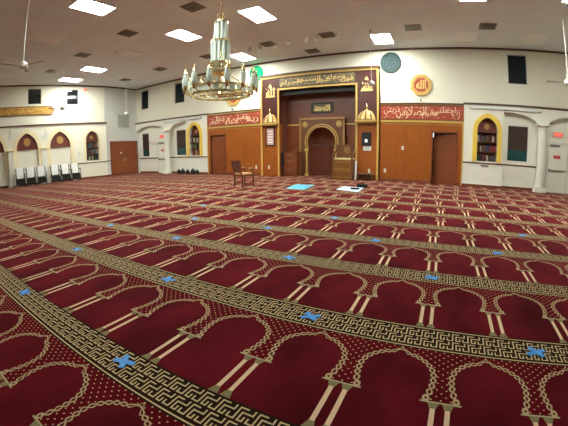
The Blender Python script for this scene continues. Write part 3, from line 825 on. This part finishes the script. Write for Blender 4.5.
# ------------------------------------------------------------------ RETURN WALL (short wall at far left)
RL = (C_ - B_).length
RF = on_ret(0)
struct('wall_return', MB().wall(-.02, RL + .3, 0, CZ, 0, .25, [(.42, 2.60, 0, 2.30)]), 'greywhite', RF)
trim(MB().box(0, RL, -.04, 0, CZ - .08, CZ), RF)
trim(MB().box(0, .38, -.03, 0, 1.02, 1.07), RF)
struct('baseboard_return', MB().box(0, .38, -.02, 0, 0, .11), 'base', RF)
o = bpy.data.objects.new('door_5', None); COL.objects.link(o); o.location = RF[0]; o.rotation_euler = (0, 0, RF[1]); o['kind'] = 'structure'; o['label'] = 'wide reddish timber double door in the short wall at far left'
MB().box(.36, .42, -.03, .1, 0, 2.36).box(2.60, 2.66, -.03, .1, 0, 2.36).box(.42, 2.60, -.03, .1, 2.30, 2.36).build('door_frame', 'wood2', o)
for a, b in ((.425, 1.505), (1.515, 2.595)):
    l = MB().box(a, b, .02, .07, .01, 2.295).build('leaf', mat('reddish_door_veneer', (.27, .075, .022), .35, var=.2, nscale=3, stretch=(8, 8, .5)), o)
    kx = b - .08 if a < 1 else a + .08
    MB().box(kx - .015, kx + .015, -.03, .02, .95, 1.15).build('handle', 'brass', l)
MB().box(1.2, 1.30, .0, .02, 1.5, 1.58).build('door_sign', 'paper', o)
p = on_ret(1.5, 0, 3.28); t = thing('return_air_grille', 'square grey air grille above the timber double door', 'grille', p[0], p[1])
MB().box(-.52, .52, -.03, -.001, 0, .95).build('grille_frame', 'greywhite', t)
sl = MB()
for k in range(16): sl.box(-.47, .47, -.045, -.03, .05 + k * .055, .075 + k * .055)
sl.build('slats', 'steel', t)

# ------------------------------------------------------------------ LEFT WALL (pointed arches)
LF = LF_
S0 = -18.0
lw = MB()
lw_win = [(-5.10, -4.24, 4.94, 5.92), (-2.58, -1.80, 4.88, 5.86), (-7.9, -7.1, 4.94, 5.92)]
lw.wall(S0, 0, 3.55, CZ, 0, .3, lw_win)
struct('wall_left', lw, 'cream', LF)
for a, lab in zip(lw_win[:2], ('dark upper window over the gold calligraphy panel', 'dark upper window right of the gold calligraphy panel')):
    window(LF, *a, .08, label=lab)
window(LF, *lw_win[2], .08, label='dark upper window outside the left edge')
AC = [-9.45, -7.33, -5.22, -3.12]; AW = .74; ZS, ZC = 2.18, 3.22
ll = MB(); LY = -.35
prev = S0
for c in AC:
    ll.box(prev, c - AW, LY, .3, 0, 3.55); prev = c + AW
    ap = arch_pts(AW, ZS, ZC)
    ll.ribbon([(c + x, z) for x, z in ap], [(c + x, 3.55) for x, z in ap], LY, .3)
    ll.box(c - AW, c + AW, .0, .3, 0, 3.4)
nc = -.99; nw = .43
ll.box(prev, nc - nw, LY, .3, 0, 3.55); ll.box(nc + nw, 0, LY, .3, 0, 3.55); ll.box(nc - nw, nc + nw, LY, .3, 0, 1.16)
ap = arch_pts(nw, 2.5, 3.08)
ll.ribbon([(nc + x, z) for x, z in ap], [(nc + x, 3.55) for x, z in ap], LY, .3); ll.box(nc - nw, nc + nw, .22, .3, 1.16, 3.1)
struct('wall_left_arcade', ll, 'cream', LF)
trim(MB().box(S0, .03, LY - .06, .02, 3.55, 3.64), LF); trim(MB().box(S0, .02, -.04, 0, CZ - .08, CZ), LF)
trim(MB().box(-2.2, 0, LY - .03, LY, 1.0, 1.05), LF)
trim(MB().box(-8.0, -6.62, -.03, 0, 1.0, 1.05), LF)
struct('baseboard_left', MB().box(-2.2, 0, LY - .025, LY, 0, .12), 'base', LF)
bl = MB()
for c in AC: bl.box(c - AW, c + AW, -.025, 0, 0, .12)
struct('baseboard_left_bays', bl, 'base', LF)
for i, c in enumerate(AC):
    p = on_left(c, LY)
    nm = ['outside the view', 'cut by the left edge', 'behind the front chairs', 'behind the rear chairs'][i]
    t = thing('arched_panel', 'pointed arch with maroon carved head and gold medallion ' + nm, 'arched panel', p[0], p[1], None)
    a = arch_pts(AW - .08, ZS, ZC - .08); b = arch_pts(AW + .15, ZS, ZC + .17)
    MB().ribbon([(-AW + .08, .95)] + a + [(AW - .08, .95)], [(-AW - .15, .95)] + b + [(AW + .15, .95)], -.05, .05).build('arch_moulding', 'mould', t)
    MB().prism([(-AW + .07, ZS - .02)] + arch_pts(AW - .07, ZS, ZC - .07) + [(AW - .07, ZS - .02)], .06, .10).build('carved_head', 'carved', t)
    MB().box(-AW + .02, AW - .02, .05, .11, ZS - .06, ZS - .02).build('sill_rail', 'trim', t)
    tympanum_medallion(t, 0, ZS + .42, .06, .22)
    MB().box(-AW + .02, AW - .02, .09, .125, .13, ZS - .06).build('plain_panel', 'cream', t)
niche(on_left, nc, LY, nw, 2.5, 3.08, 1.16, 'mould', 'cream framed bookcase niche at the end of the left wall', 'on the left wall', deep=.28, owd=.13)
for s_, lab in ((-6.27, 'square white pillar at the left end of the chairs'), (-4.17, 'square white pillar between the two groups of chairs')):
    p = on_left(s_, LY); t = thing('pillar', lab, 'pillar', p[0], p[1])
    dp = .26 if s_ < -5 else .08
    MB().box(-.23, .23, -dp - .06, -.001, 0, .16).build('base', 'white', t, bevel=.01)
    MB().box(-.17, .17, -dp, -.001, .16, 2.12).build('shaft', 'white', t)
    MB().box(-.22, .22, -dp - .05, -.001, 2.12, 2.22).build('capital', 'mould', t, bevel=.01)
for s_, lab in ((-6.22, 'small pale round lamp on the left wall above the end pillar'), (-4.05, 'small pale round lamp on the left wall between the two pointed arches')):
    p = on_left(s_, LY, 2.82); t = thing('wall_lamp', lab, 'wall lamp', p[0], p[1])
    MB().prism([(.13 * cos(a), .13 + .16 * sin(a)) for a in [2 * pi * i / 12 for i in range(12)]], -.05, -.001).build('shade', 'greywhite', t)
    MB().box(-.015, .015, -.03, -.001, .29, .5).build('bracket', 'steel', t)
p = on_left(-1.92, LY, 1.58); o = MB().box(-.08, .08, -.02, -.001, 0, .16).build('switch_plate', 'greywhite', bevel=.004); o.location = p[0]; o.rotation_euler = (0, 0, p[1]); tag(o, 'grey switch plate on the left wall beside its bookcase niche', 'switch')
MB().box(-.03, .03, -.03, -.02, .05, .11).build('switch', 'steel', o)

# gilded calligraphy panel with pointed ends
p = on_left(-6.55, 0, 4.26); t = thing('gilded_calligraphy_panel', 'long gold calligraphy panel with pointed end high on the left wall', 'calligraphy board', p[0], p[1])
pt = [(-3.0, 0), (3.0, 0), (3.05, .14), (3.17, .27), (3.05, .40), (3.0, .54), (-3.0, .54), (-3.05, .40), (-3.17, .27), (-3.05, .14)]
MB().prism(pt, -.05, -.001).build('board', mat('mottled_gold_board', (.42, .20, .03), .45, var=.4, nscale=7, c2=(.72, .42, .09)), t)
MB().ribbon(pt, [(x * .985, .27 + (z - .27) * .86) for x, z in pt], -.07, -.05, True).build('rim', 'darkwood', t)
lettering('رب اجعلني مقيم الصلاة ومن ذريتي ربنا وتقبل دعاء', -2.85, 2.85, .07, .48, -.05, mat('bright_gilt', (.88, .58, .16), .35, metal=.4), t, marks=70, bold=.02)

# lamp glowing red by the ceiling
p = on_left(-1.35, -.06, 5.9); t = thing('alarm_beacon', 'small red glowing beacon at the top of the left wall', 'beacon', p[0], p[1])
MB().box(-.09, .09, -.05, .05, -.02, .10).build('base', 'fixture', t); MB().lathe([(.09, -.1), (.08, -.04), (.07, -.02)], 0, -.02, 10).build('lens', 'exit_glow', t)

# chairs along the left wall ---------------------------------
def side_chair():
    t = thing('side_chair', '', 'chair')
    MB().box(-.24, .24, -.24, .22, .38, .46).build('seat', 'blackfab', t, bevel=.02)
    MB().add([(-.26, .20, .36), (.26, .20, .36), (.26, .25, .36), (-.26, .25, .36), (-.28, .30, 1.0), (.28, .30, 1.0), (.28, .34, 1.0), (-.28, .34, 1.0)],
             [(0, 3, 2, 1), (4, 5, 6, 7), (0, 1, 5, 4), (1, 2, 6, 5), (2, 3, 7, 6), (3, 0, 4, 7)]).build('backrest', 'blackfab', t, bevel=.01)
    cv = MB().add([(-.225, .17, .46), (.225, .17, .46), (.225, .265, .46), (-.225, .265, .46), (-.225, .275, 1.04), (.225, .275, 1.04), (.225, .36, 1.04), (-.225, .36, 1.04)],
             [(0, 3, 2, 1), (4, 5, 6, 7), (0, 1, 5, 4), (1, 2, 6, 5), (2, 3, 7, 6), (3, 0, 4, 7)]).build('back_cover', 'paper', t, bevel=.012)
    cv['label'] = 'white cloth cover over the backrest'
    for sx in (-1, 1):
        MB().tube([(sx * .28, -.24, 0), (sx * .28, -.25, .66), (sx * .28, -.2, .68), (sx * .28, .28, .68)], .017, 8).build('arm_frame', 'black', t)
        MB().box(sx * .28 - .03, sx * .28 + .03, -.2, .2, .685, .715).build('armrest', 'black', t, bevel=.008)
        MB().tube([(sx * .27, .30, 0), (sx * .27, .24, .5)], .017, 8).build('leg', 'black', t)
    MB().tube([(-.28, -.24, .2), (.28, -.24, .2)], .014, 6).build('stretcher', 'black', t); MB().tube([(-.27, .28, .2), (.27, .28, .2)], .014, 6).build('stretcher', 'black', t)
    MB().box(-.26, .26, -.235, -.215, .10, .38).build('front_panel', 'blackfab', t)
    return t
ch = side_chair()
cl = ['black chair with white back cover standing next to the end pillar', 'middle chair of the front group of white covered chairs', 'chair of the front group touching the middle pillar', 'first chair of the rear group right of the middle pillar', 'middle chair of the rear group of white covered chairs', 'last white covered chair of the row, nearest the bookcase niche']
for i, s_ in enumerate((-5.80, -5.16, -4.50, -3.64, -2.99, -2.36)):
    o = ch if i == 0 else copy_tree(ch)
    p = on_left(s_, -1.15); o.location = p[0]; o.rotation_euler = (0, 0, p[1]); o.scale = (.97, 1.05, 1.05); o['label'] = cl[i]; o['group'] = 'white covered chairs along the left wall'

# ------------------------------------------------------------------ OTHER WALLS (closing the room)
struct('wall_right', MB().box(0, 19, -.0, .25, 0, CZ), 'cream', ((XR, FY, 0), radians(-90) + .2))
struct('wall_back', MB().box(-27, 12.2, -7.2, -7, 0, CZ), 'cream', ((0, 0, 0), 0))

# ------------------------------------------------------------------ ARMCHAIR on the carpet
t = thing('wooden_armchair', 'wooden armchair with woven back and tan seat standing alone on the carpet', 'chair', (-6.86, 10.15, 0), radians(-20))
# local: faces +y
MB().box(-.27, .27, -.26, .27, .40, .45).build('seat_frame', 'wood2', t)
MB().box(-.25, .25, -.25, .26, .45, .52).build('seat', 'tan', t, bevel=.025)
def slab(pts, th):
    m_ = MB(); n = len(pts); m_.add([(x, y - th / 2, z) for x, y, z in pts] + [(x, y + th / 2, z) for x, y, z in pts], [tuple(range(n)), tuple(range(2 * n - 1, n - 1, -1))] + [(i, (i + 1) % n, (i + 1) % n + n, i + n) for i in range(n)]); return m_
slab([(-.20, -.27, .56), (.20, -.27, .56), (.24, -.36, .96), (-.24, -.36, .96)], .03).build('backrest', 'brownfab', t, bevel=.008)
bf = MB()
for sx in (-1, 1): bf.bar((sx * .23, -.26, .45), (sx * .27, -.37, .99), .04, .04)
bf.bar((-.29, -.37, .985), (.29, -.37, .985), .04, .06); bf.bar((-.22, -.275, .55), (.22, -.275, .55), .03, .04); bf.build('back_frame', 'wood2', t)
for sx in (-1, 1):
    MB().bar((sx * .25, -.25, 0), (sx * .24, -.25, .42), .04, .04).build('leg', 'darkwood', t)
    MB().bar((sx * .27, .25, 0), (sx * .27, .24, .66), .04, .04).build('leg', 'darkwood', t)
    MB().bar((sx * .25, -.30, .68), (sx * .28, .27, .67), .05, .035).build('armrest', 'wood2', t)
    MB().bar((sx * .28, .02, .70), (sx * .28, .24, .70), .05, .03).build('arm_pad', 'tan', t)
    MB().bar((sx * .25, -.25, .14), (sx * .27, .25, .14), .025, .025).build('stretcher', 'darkwood', t)

# prayer mats
def matq(pts, m, lab, rim, name='prayer_mat'):
    cx = sum(p[0] for p in pts) / 4; cy = sum(p[1] for p in pts) / 4
    t = thing(name, lab, 'prayer mat', (cx, cy, .0)); q = [(x - cx, y - cy) for x, y in pts]
    def sl(s_, z0, z1, nm, mm):
        a = [(x * s_, y * s_, z0) for x, y in q] + [(x * s_, y * s_, z1) for x, y in q]
        MB().add(a, [(3, 2, 1, 0), (4, 5, 6, 7)] + [(i, (i + 1) % 4, (i + 1) % 4 + 4, i + 4) for i in range(4)]).build(nm, mm, t)
    sl(1, .002, .012, 'mat', rim); sl(.86, .012, .016, 'field', m)
    return t
matq([(-5.08, 10.2), (-4.34, 10.06), (-4.54, 11.55), (-5.30, 11.55)], 'bluerug', 'plain bright blue prayer mat in front of the prayer niche', mat('sky_blue_border', (.16, .50, .66), .9))
matq([(-3.36, 10.62), (-2.50, 10.30), (-2.62, 11.60), (-3.42, 11.72)], 'palerug', 'pale blue and white prayer mat with dark items on it', 'palerug')
t = thing('black_pouch', 'small black pouch lying on the pale blue prayer mat', 'pouch', (-2.78, 10.95, .017), .4)
MB().box(-.15, .15, -.10, .10, 0, .05).build('body', 'blackfab', t, bevel=.02); MB().box(-.13, .13, -.012, .0, .05, .056).build('zip', 'steel', t)
t = thing('black_bag', 'small black bag at the far corner of the pale blue prayer mat', 'bag', (-2.72, 11.80, 0), .1)
MB().box(-.2, .2, -.1, .1, .001, .12).build('body', 'blackfab', t, bevel=.03); MB().tube([(-.1, 0, .12), (-.05, 0, .16), (.05, 0, .16), (.1, 0, .12)], .01, 6).build('handle', 'blackfab', t)

# tape crosses
rows_t = {
 'first': (1.0, [(-3.66, 'at the left edge of the view'), (-1.74, 'at bottom left, the largest cross')]),
 'second': (2.24, [(-4.68, 'farthest left on it'), (-2.57, 'left of centre'), (-.89, 'at the centre of the carpet'), (.93, 'near the right edge of the view')]),
 'third': (3.53, [(-5.67, 'farthest left on it'), (-3.74, 'second from its left'), (-1.72, 'near its middle'), (.05, 'toward the right')]),
 'fourth': (4.80, [(-4.5, 'farthest left on it'), (-2.76, 'left of its middle'), (-.85, 'near its middle'), (1.0, 'toward the right')]),
 'fifth': (6.12, [(-5.4, 'left of its middle'), (-1.95, 'near its middle'), (1.7, 'toward the right')]),
}
first = None
for rn, (y, xs) in rows_t.items():
    for x, wh in xs:
        sz = 1.0
        mb = MB(); mb.bar((-.07, -.045, .003), (.07, .045, .003), .042, .004); mb.bar((-.055, .05, .006), (.055, -.05, .006), .042, .004)
        o = mb.build('tape_cross', 'blue'); o.location = (x, y, .002); o.rotation_euler = (0, 0, random.uniform(-.35, .35))
        tag(o, 'blue tape cross on the %s border band, %s' % (rn, wh), 'tape mark', 'blue tape crosses on the carpet bands')

# ------------------------------------------------------------------ CEILING FITTINGS
LW, LL = .78, 1.24
lights = [  # x, y, lit, where
 (-9.25, 5.22, 1, 'at top left, nearest the viewer'), (-9.22, 9.4, 1, 'left of the chandelier top'), (-5.75, 9.4, 1, 'right of the chandelier top'), (-9.15, 13.55, 1, 'behind the chandelier tubes, close to the front wall'),
 (-16.2, 9.45, 1, 'second from the left wall in its row'), (-19.0, 9.45, 1, 'closest to the left wall'), (-2.25, 13.55, 1, 'above the round wall clock'), (1.2, 9.6, 1, 'at the top edge above the octagonal plaque'), (4.35, 9.4, 1, 'in the top right corner'),
 (-12.75, 5.22, 0, 'left of the nearest lit panel'), (-12.65, 9.35, 0, 'between the lit panels left of the chandelier'), (1.23, 13.6, 0, 'right of the octagonal plaque'), (4.05, 13.6, 0, 'above the upper right window'),
 (-2.25, 9.4, 0, 'at the top edge right of the chandelier'), (-16.2, 5.22, 0, 'beyond the left edge of the view'),
 (-5.75, 5.22, 1, 'over the middle of the hall'), (-2.25, 5.22, 0, 'above the viewer'), (1.2, 5.22, 0, 'above the carpet on the right'), (4.6, 5.22, 0, 'over the right aisle'), (-19.0, 5.22, 0, 'over the left aisle'),
 (-12.7, .8, 0, 'behind the viewer at far left'), (-9.2, .8, 0, 'behind the viewer at left'), (-5.75, .8, 0, 'behind the viewer, left of centre'), (-2.25, .8, 0, 'behind the viewer at centre'), (1.2, .8, 0, 'behind the viewer at right'), (4.6, .8, 0, 'behind the viewer at far right'),
 (-9.2, -3.4, 0, 'near the back wall at left'), (-2.25, -3.4, 0, 'near the back wall at centre'), (4.6, -3.4, 0, 'near the back wall at right'),
]
protos = {}
for x, y, lit, wh in lights:
    if lit not in protos:
        t = thing('ceiling_light', '', 'ceiling light'); 
        MB().wall(-LW / 2 - .025, LW / 2 + .025, -LL / 2 - .025, LL / 2 + .025, -.015, 0, [(-LW / 2, LW / 2, -LL / 2, LL / 2)])
        fr_ = MB(); a, b = LW / 2, LL / 2
        fr_.box(-a - .03, a + .03, -b - .03, -b, -.02, 0).box(-a - .03, a + .03, b, b + .03, -.02, 0).box(-a - .03, -a, -b, b, -.02, 0).box(a, a + .03, -b, b, -.02, 0)
        fr_.build('frame', 'fixture' if lit else 'lampoff', t)
        MB().box(-a, a, -b, b, -.012, 0).build('diffuser', 'lamp' if lit else 'lampoff', t)
        protos[lit] = t; o = t
    else: o = copy_tree(protos[lit])
    o.location = (x, y, CZ - .001); o['label'] = ('lit white' if lit else 'unlit grey') + ' rectangular ceiling panel ' + wh; o['group'] = 'rectangular ceiling panels'
vents = [(-7.1, 7.6, 'left of the chandelier top'), (-10.55, 7.6, 'left of the bright panels'), (-14.1, 7.6, 'between the unlit panel and the small lit panels'), (-17.55, 7.55, 'near the upper left'),
         (-14.05, 12.45, 'toward the far left corner'), (-10.5, 12.4, 'just left of the chandelier tubes'), (-7.05, 12.45, 'among the spotlights right of the chandelier'), (-4.3, 12.45, 'beside the rightmost spotlight'),
         (-5.7, 14.3, 'closest to the facade cornice'), (-.86, 12.45, 'right of the lit panel over the clock'), (1.93, 12.45, 'above the upper right window'), (-17.45, 12.5, 'at the far left corner over the fan')]
vp = None
for x, y, wh in vents:
    if vp is None:
        vp = thing('ceiling_vent', '', 'vent'); o = vp
        MB().box(-.32, .32, -.32, .32, -.012, 0).build('frame', mat('grey_vent_frame', (.22, .19, .16), .5), vp)
        MB().box(-.26, .26, -.26, .26, -.02, -.012).build('grille', 'vent', vp)
        for k, r in enumerate((.20, .12)):
            q = MB(); q.box(-r, r, -r, -r + .02, -.03, -.02).box(-r, r, r - .02, r, -.03, -.02).box(-r, -r + .02, -r, r, -.03, -.02).box(r - .02, r, -r, r, -.03, -.02); q.build('louvre', mat('vent_louvre', (.20, .18, .15), .5), vp)
    else: o = copy_tree(vp)
    o.location = (x, y, CZ - .001); o['label'] = 'dark square ceiling vent ' + wh; o['group'] = 'square ceiling vents'
spots = [(-7.95, 12.38, 'leftmost, next to the chandelier'), (-7.42, 12.42, 'second from the chandelier, left of a vent'), (-6.62, 12.46, 'third, right of the same vent'), (-5.87, 12.24, 'fourth from the chandelier'), (-5.12, 12.31, 'fifth from the chandelier'), (-4.72, 12.35, 'sixth, left of the second vent'), (-3.86, 12.43, 'rightmost of the row')]
sp0 = None
for x, y, wh in spots:
    if sp0 is None:
        sp0 = thing('spotlight', '', 'spotlight'); o = sp0
        MB().cyl(0, 0, -.05, 0, .05, 10).build('mount', 'fixture', sp0)
        b = MB().lathe([(.055, 0), (.07, .02), (.075, .22), (.085, .26)], 0, 0, 14).build('lamp_head', 'fixture', sp0, smooth=True); b.location = (0, -.02, -.08); b.rotation_euler = (radians(140), 0, 0)
    else: o = copy_tree(sp0)
    o.location = (x, y, CZ - .001); o['label'] = 'small white ceiling spotlight ' + wh; o['group'] = 'spotlights aimed at the facade'

# fans
def fan(rot):
    t = thing('ceiling_fan', '', 'ceiling fan', (0, 0, CZ))
    L = CZ - 3.95
    MB().cyl(0, 0, -.10, 0, .07, 12, .05).build('canopy', 'fixture', t)
    MB().cyl(0, 0, -L + .1, -.08, .016, 8).build('rod', 'fixture', t)
    MB().lathe([(.03, -L + .14), (.09, -L + .10), (.13, -L + .04), (.13, -L - .03), (.08, -L - .08), (.0, -L - .10)], 0, 0, 16).build('motor', 'fixture', t, smooth=True)
    for k in range(3):
        a = 2 * pi * k / 3 + rot; ca, sa = cos(a), sin(a)
        def P(r, s_, z): return (r * ca - s_ * sa, r * sa + s_ * ca, -L + z)
        m_ = MB().add([P(.12, -.04, .0), P(.12, .04, .01), P(.72, .065, .02), P(.72, -.065, .0), P(.12, -.04, .01), P(.12, .04, .02), P(.72, .065, .03), P(.72, -.065, .01)],
                      [(3, 2, 1, 0), (4, 5, 6, 7), (0, 1, 5, 4), (1, 2, 6, 5), (2, 3, 7, 6), (3, 0, 4, 7)])
        m_.build('blade', mat('pale_grey_fan_blade', (.42, .40, .36), .5), t)
    return t
for x, y, rot, lab in ((-9.2, 3.1, .55, 'white ceiling fan on a long rod at upper left'), (-16.3, 7.65, .2, 'small far ceiling fan in front of the left wall windows'), (-17.4, 12.55, 0, 'ceiling fan in front of the air grille over the double door'),
                       (-2.52, 12.4, .38, 'ceiling fan beside the right corner of the facade'), (4.42, 11.35, .9, 'ceiling fan cut by the right edge of the view')):
    o = fan(rot); o.location = (x, y, CZ - .001); o['label'] = lab; o['group'] = 'ceiling fans'

# ------------------------------------------------------------------ CHANDELIER
cx, cy = -5.72, 7.33
t = thing('chandelier', 'large brass and white glass chandelier hanging on a chain', 'chandelier', (cx, cy, 2.85))
z_ = lambda z: z - 2.85
chn = MB(); zz = 5.5; k = 0
while zz < CZ - .04:
    pts = [((.018 * cos(a)) * (1 if k % 2 else 0), (.018 * cos(a)) * (0 if k % 2 else 1), z_(zz + .035 + .035 * sin(a))) for a in [2 * pi * i / 8 for i in range(8)]]
    chn.tube(pts, .006, 5, True); zz += .055; k += 1
chn.build('chain', 'brass', t)
MB().lathe([(.09, z_(CZ - .06)), (.11, z_(CZ - .02)), (.11, z_(CZ - .002))], 0, 0, 16).build('ceiling_canopy', 'brass', t)
MB().lathe([(.015, z_(5.14)), (.03, z_(5.22)), (.02, z_(5.26)), (.06, z_(5.31)), (.02, z_(5.36)), (.015, z_(5.5))], 0, 0, 12).build('finial', 'brass', t, smooth=True)
for i in range(6):
    a = i * pi / 3
    MB().tube([(.02 * cos(a), .02 * sin(a), z_(5.28)), (.10 * cos(a), .10 * sin(a), z_(5.33)), (.11 * cos(a), .11 * sin(a), z_(5.40)), (.07 * cos(a), .07 * sin(a), z_(5.45))], .012, 6).build('crown_leaf', 'brass', t)
def hoop(r, z0, z1, th, name='hoop'):
    MB().lathe([(r, z_(z0)), (r + th, z_(z0)), (r + th, z_(z1)), (r, z_(z1)), (r, z_(z0))], 0, 0, 32).build(name, 'brass', t, smooth=True)
MB().lathe([(.21, z_(5.12)), (.21, z_(5.16)), (.10, z_(5.20)), (.02, z_(5.22))], 0, 0, 24).build('top_plate', 'brass', t)
def tubes(n, R, r, z0, z1):
    g = None
    for i in range(n):
        a = 2 * pi * i / n
        o = MB().cyl(R * cos(a), R * sin(a), z_(z0), z_(z1), r, 10).build('glass_tube', 'glass', t, smooth=True)
tubes(9, .155, .045, 4.58, 5.12)
MB().lathe([(.20, z_(4.52)), (.29, z_(4.52)), (.29, z_(4.57)), (.20, z_(4.585)), (.20, z_(4.52))], 0, 0, 28).build('tier_plate', 'brass', t)
tubes(12, .235, .05, 3.90, 4.52)
hoop(.26, 3.86, 3.91, .04); hoop(.26, 3.58, 3.66, .06)
for i in range(14):
    a = 2 * pi * i / 14; MB().cyl(.285 * cos(a), .285 * sin(a), z_(3.66), z_(3.86), .016, 6).build('gallery_bar', 'brass', t)
MB().lathe([(.26, z_(3.58)), (.18, z_(3.54)), (.05, z_(3.52))], 0, 0, 24).build('gallery_base', 'brass', t, smooth=True)
MB().cyl(0, 0, z_(2.95), z_(5.14), .028, 10).build('stem', 'brass', t)
MB().lathe([(.0, z_(2.86)), (.07, z_(2.92)), (.09, z_(2.98)), (.04, z_(3.06)), (.03, z_(3.2))], 0, 0, 16).build('hub', 'brass', t, smooth=True)
RR = .82
hoop(RR, 3.13, 3.18, .03); hoop(RR, 2.92, 2.98, .035)
hoop(RR - .22, 3.0, 3.03, .02, 'inner_hoop')
for i in range(24):
    a = 2 * pi * i / 24; d = .075
    ca, sa = cos(a), sin(a)
    P = lambda s_, rr, z: (rr * ca - s_ * sa, rr * sa + s_ * ca, z_(z))
    MB().add([P(-d, RR, 2.98), P(d, RR, 2.98), P(d, RR, 3.13), P(-d, RR, 3.13), P(-d, RR + .012, 2.98), P(d, RR + .012, 2.98), P(d, RR + .012, 3.13), P(-d, RR + .012, 3.13)],
             [(3, 2, 1, 0), (4, 5, 6, 7), (0, 1, 5, 4), (1, 2, 6, 5), (2, 3, 7, 6), (3, 0, 4, 7)]).build('glass_panel', 'glass', t)
for i in range(8):
    a = 2 * pi * i / 8
    MB().tube([(.05 * cos(a), .05 * sin(a), z_(3.0)), (RR * .5 * cos(a), RR * .5 * sin(a), z_(2.96)), (RR * cos(a), RR * sin(a), z_(2.97))], .014, 6).build('spoke', 'brass', t)
    MB().tube([(.24 * cos(a), .24 * sin(a), z_(3.56)), (.5 * cos(a), .5 * sin(a), z_(3.40)), (RR * cos(a), RR * sin(a), z_(3.16))], .007, 5).build('stay', 'brass', t)
NLAMP = 14
for i in range(NLAMP):
    a = 2 * pi * (i + .35) / NLAMP; R2 = 1.02; x, y = R2 * cos(a), R2 * sin(a)
    MB().tube([(RR * cos(a), RR * sin(a), z_(3.0)), ((RR + .08) * cos(a), (RR + .08) * sin(a), z_(2.98)), (x, y, z_(3.08))], .014, 6).build('arm', 'brass', t)
    l = MB().lathe([(.055, z_(3.16)), (.075, z_(3.22)), (.075, z_(3.42)), (.055, z_(3.48))], x, y, 12).build('lantern_glass', 'glass', t, smooth=True)
    MB().lathe([(.02, z_(3.02)), (.05, z_(3.08)), (.06, z_(3.16)), (.03, z_(3.17))], x, y, 12).build('lantern_cup', 'brass', l, smooth=True)
    MB().lathe([(.06, z_(3.48)), (.065, z_(3.50)), (.03, z_(3.56)), (.012, z_(3.60)), (.02, z_(3.64)), (.004, z_(3.74))], x, y, 12).build('lantern_cap', 'brass', l, smooth=True)

# ------------------------------------------------------------------ CAMERA (wide lens with barrel curvature, as in the photograph)
cam = bpy.data.cameras.new('camera'); co = bpy.data.objects.new('camera', cam); COL.objects.link(co)
R_ = Matrix(((0.8920683451746674, -0.08332409471242924, 0.44415218425409636),
             (0.4518701548673719, 0.17586487041676332, -0.8745769894602947),
             (-0.0052374304260682175, 0.9808815639992675, 0.19453515550892833)))
co.matrix_world = Matrix.Translation((0, 0, 1.3683)) @ R_.to_4x4()
cam.type = 'PANO'; cam.panorama_type = 'FISHEYE_LENS_POLYNOMIAL'
cam.sensor_width = 36; cam.sensor_height = 27; cam.sensor_fit = 'HORIZONTAL'; cam.fisheye_fov = radians(170)
cam.fisheye_polynomial_k0 = 0
for k, v in zip(('k1', 'k2', 'k3', 'k4'), (0.048999375758278126, 6.45169452918158e-06, -6.976713691566414e-06, 7.073802235834161e-08)):
    setattr(cam, 'fisheye_polynomial_' + k, -v)
cam.clip_end = 200
S.camera = co

# ------------------------------------------------------------------ WORLD + VIEW
wd = bpy.data.worlds.new('night'); S.world = wd; wd.use_nodes = True
wd.node_tree.nodes['Background'].inputs[0].default_value = (.002, .003, .006, 1); wd.node_tree.nodes['Background'].inputs[1].default_value = 1
S.view_settings.view_transform = 'Standard'; S.view_settings.look = 'None'; S.view_settings.gamma = 1; S.view_settings.use_curve_mapping = False
S.view_settings.exposure = .36
S.cycles.use_denoising = True
S.cycles.max_bounces = 10; S.cycles.diffuse_bounces = 6; S.cycles.sample_clamp_indirect = 6
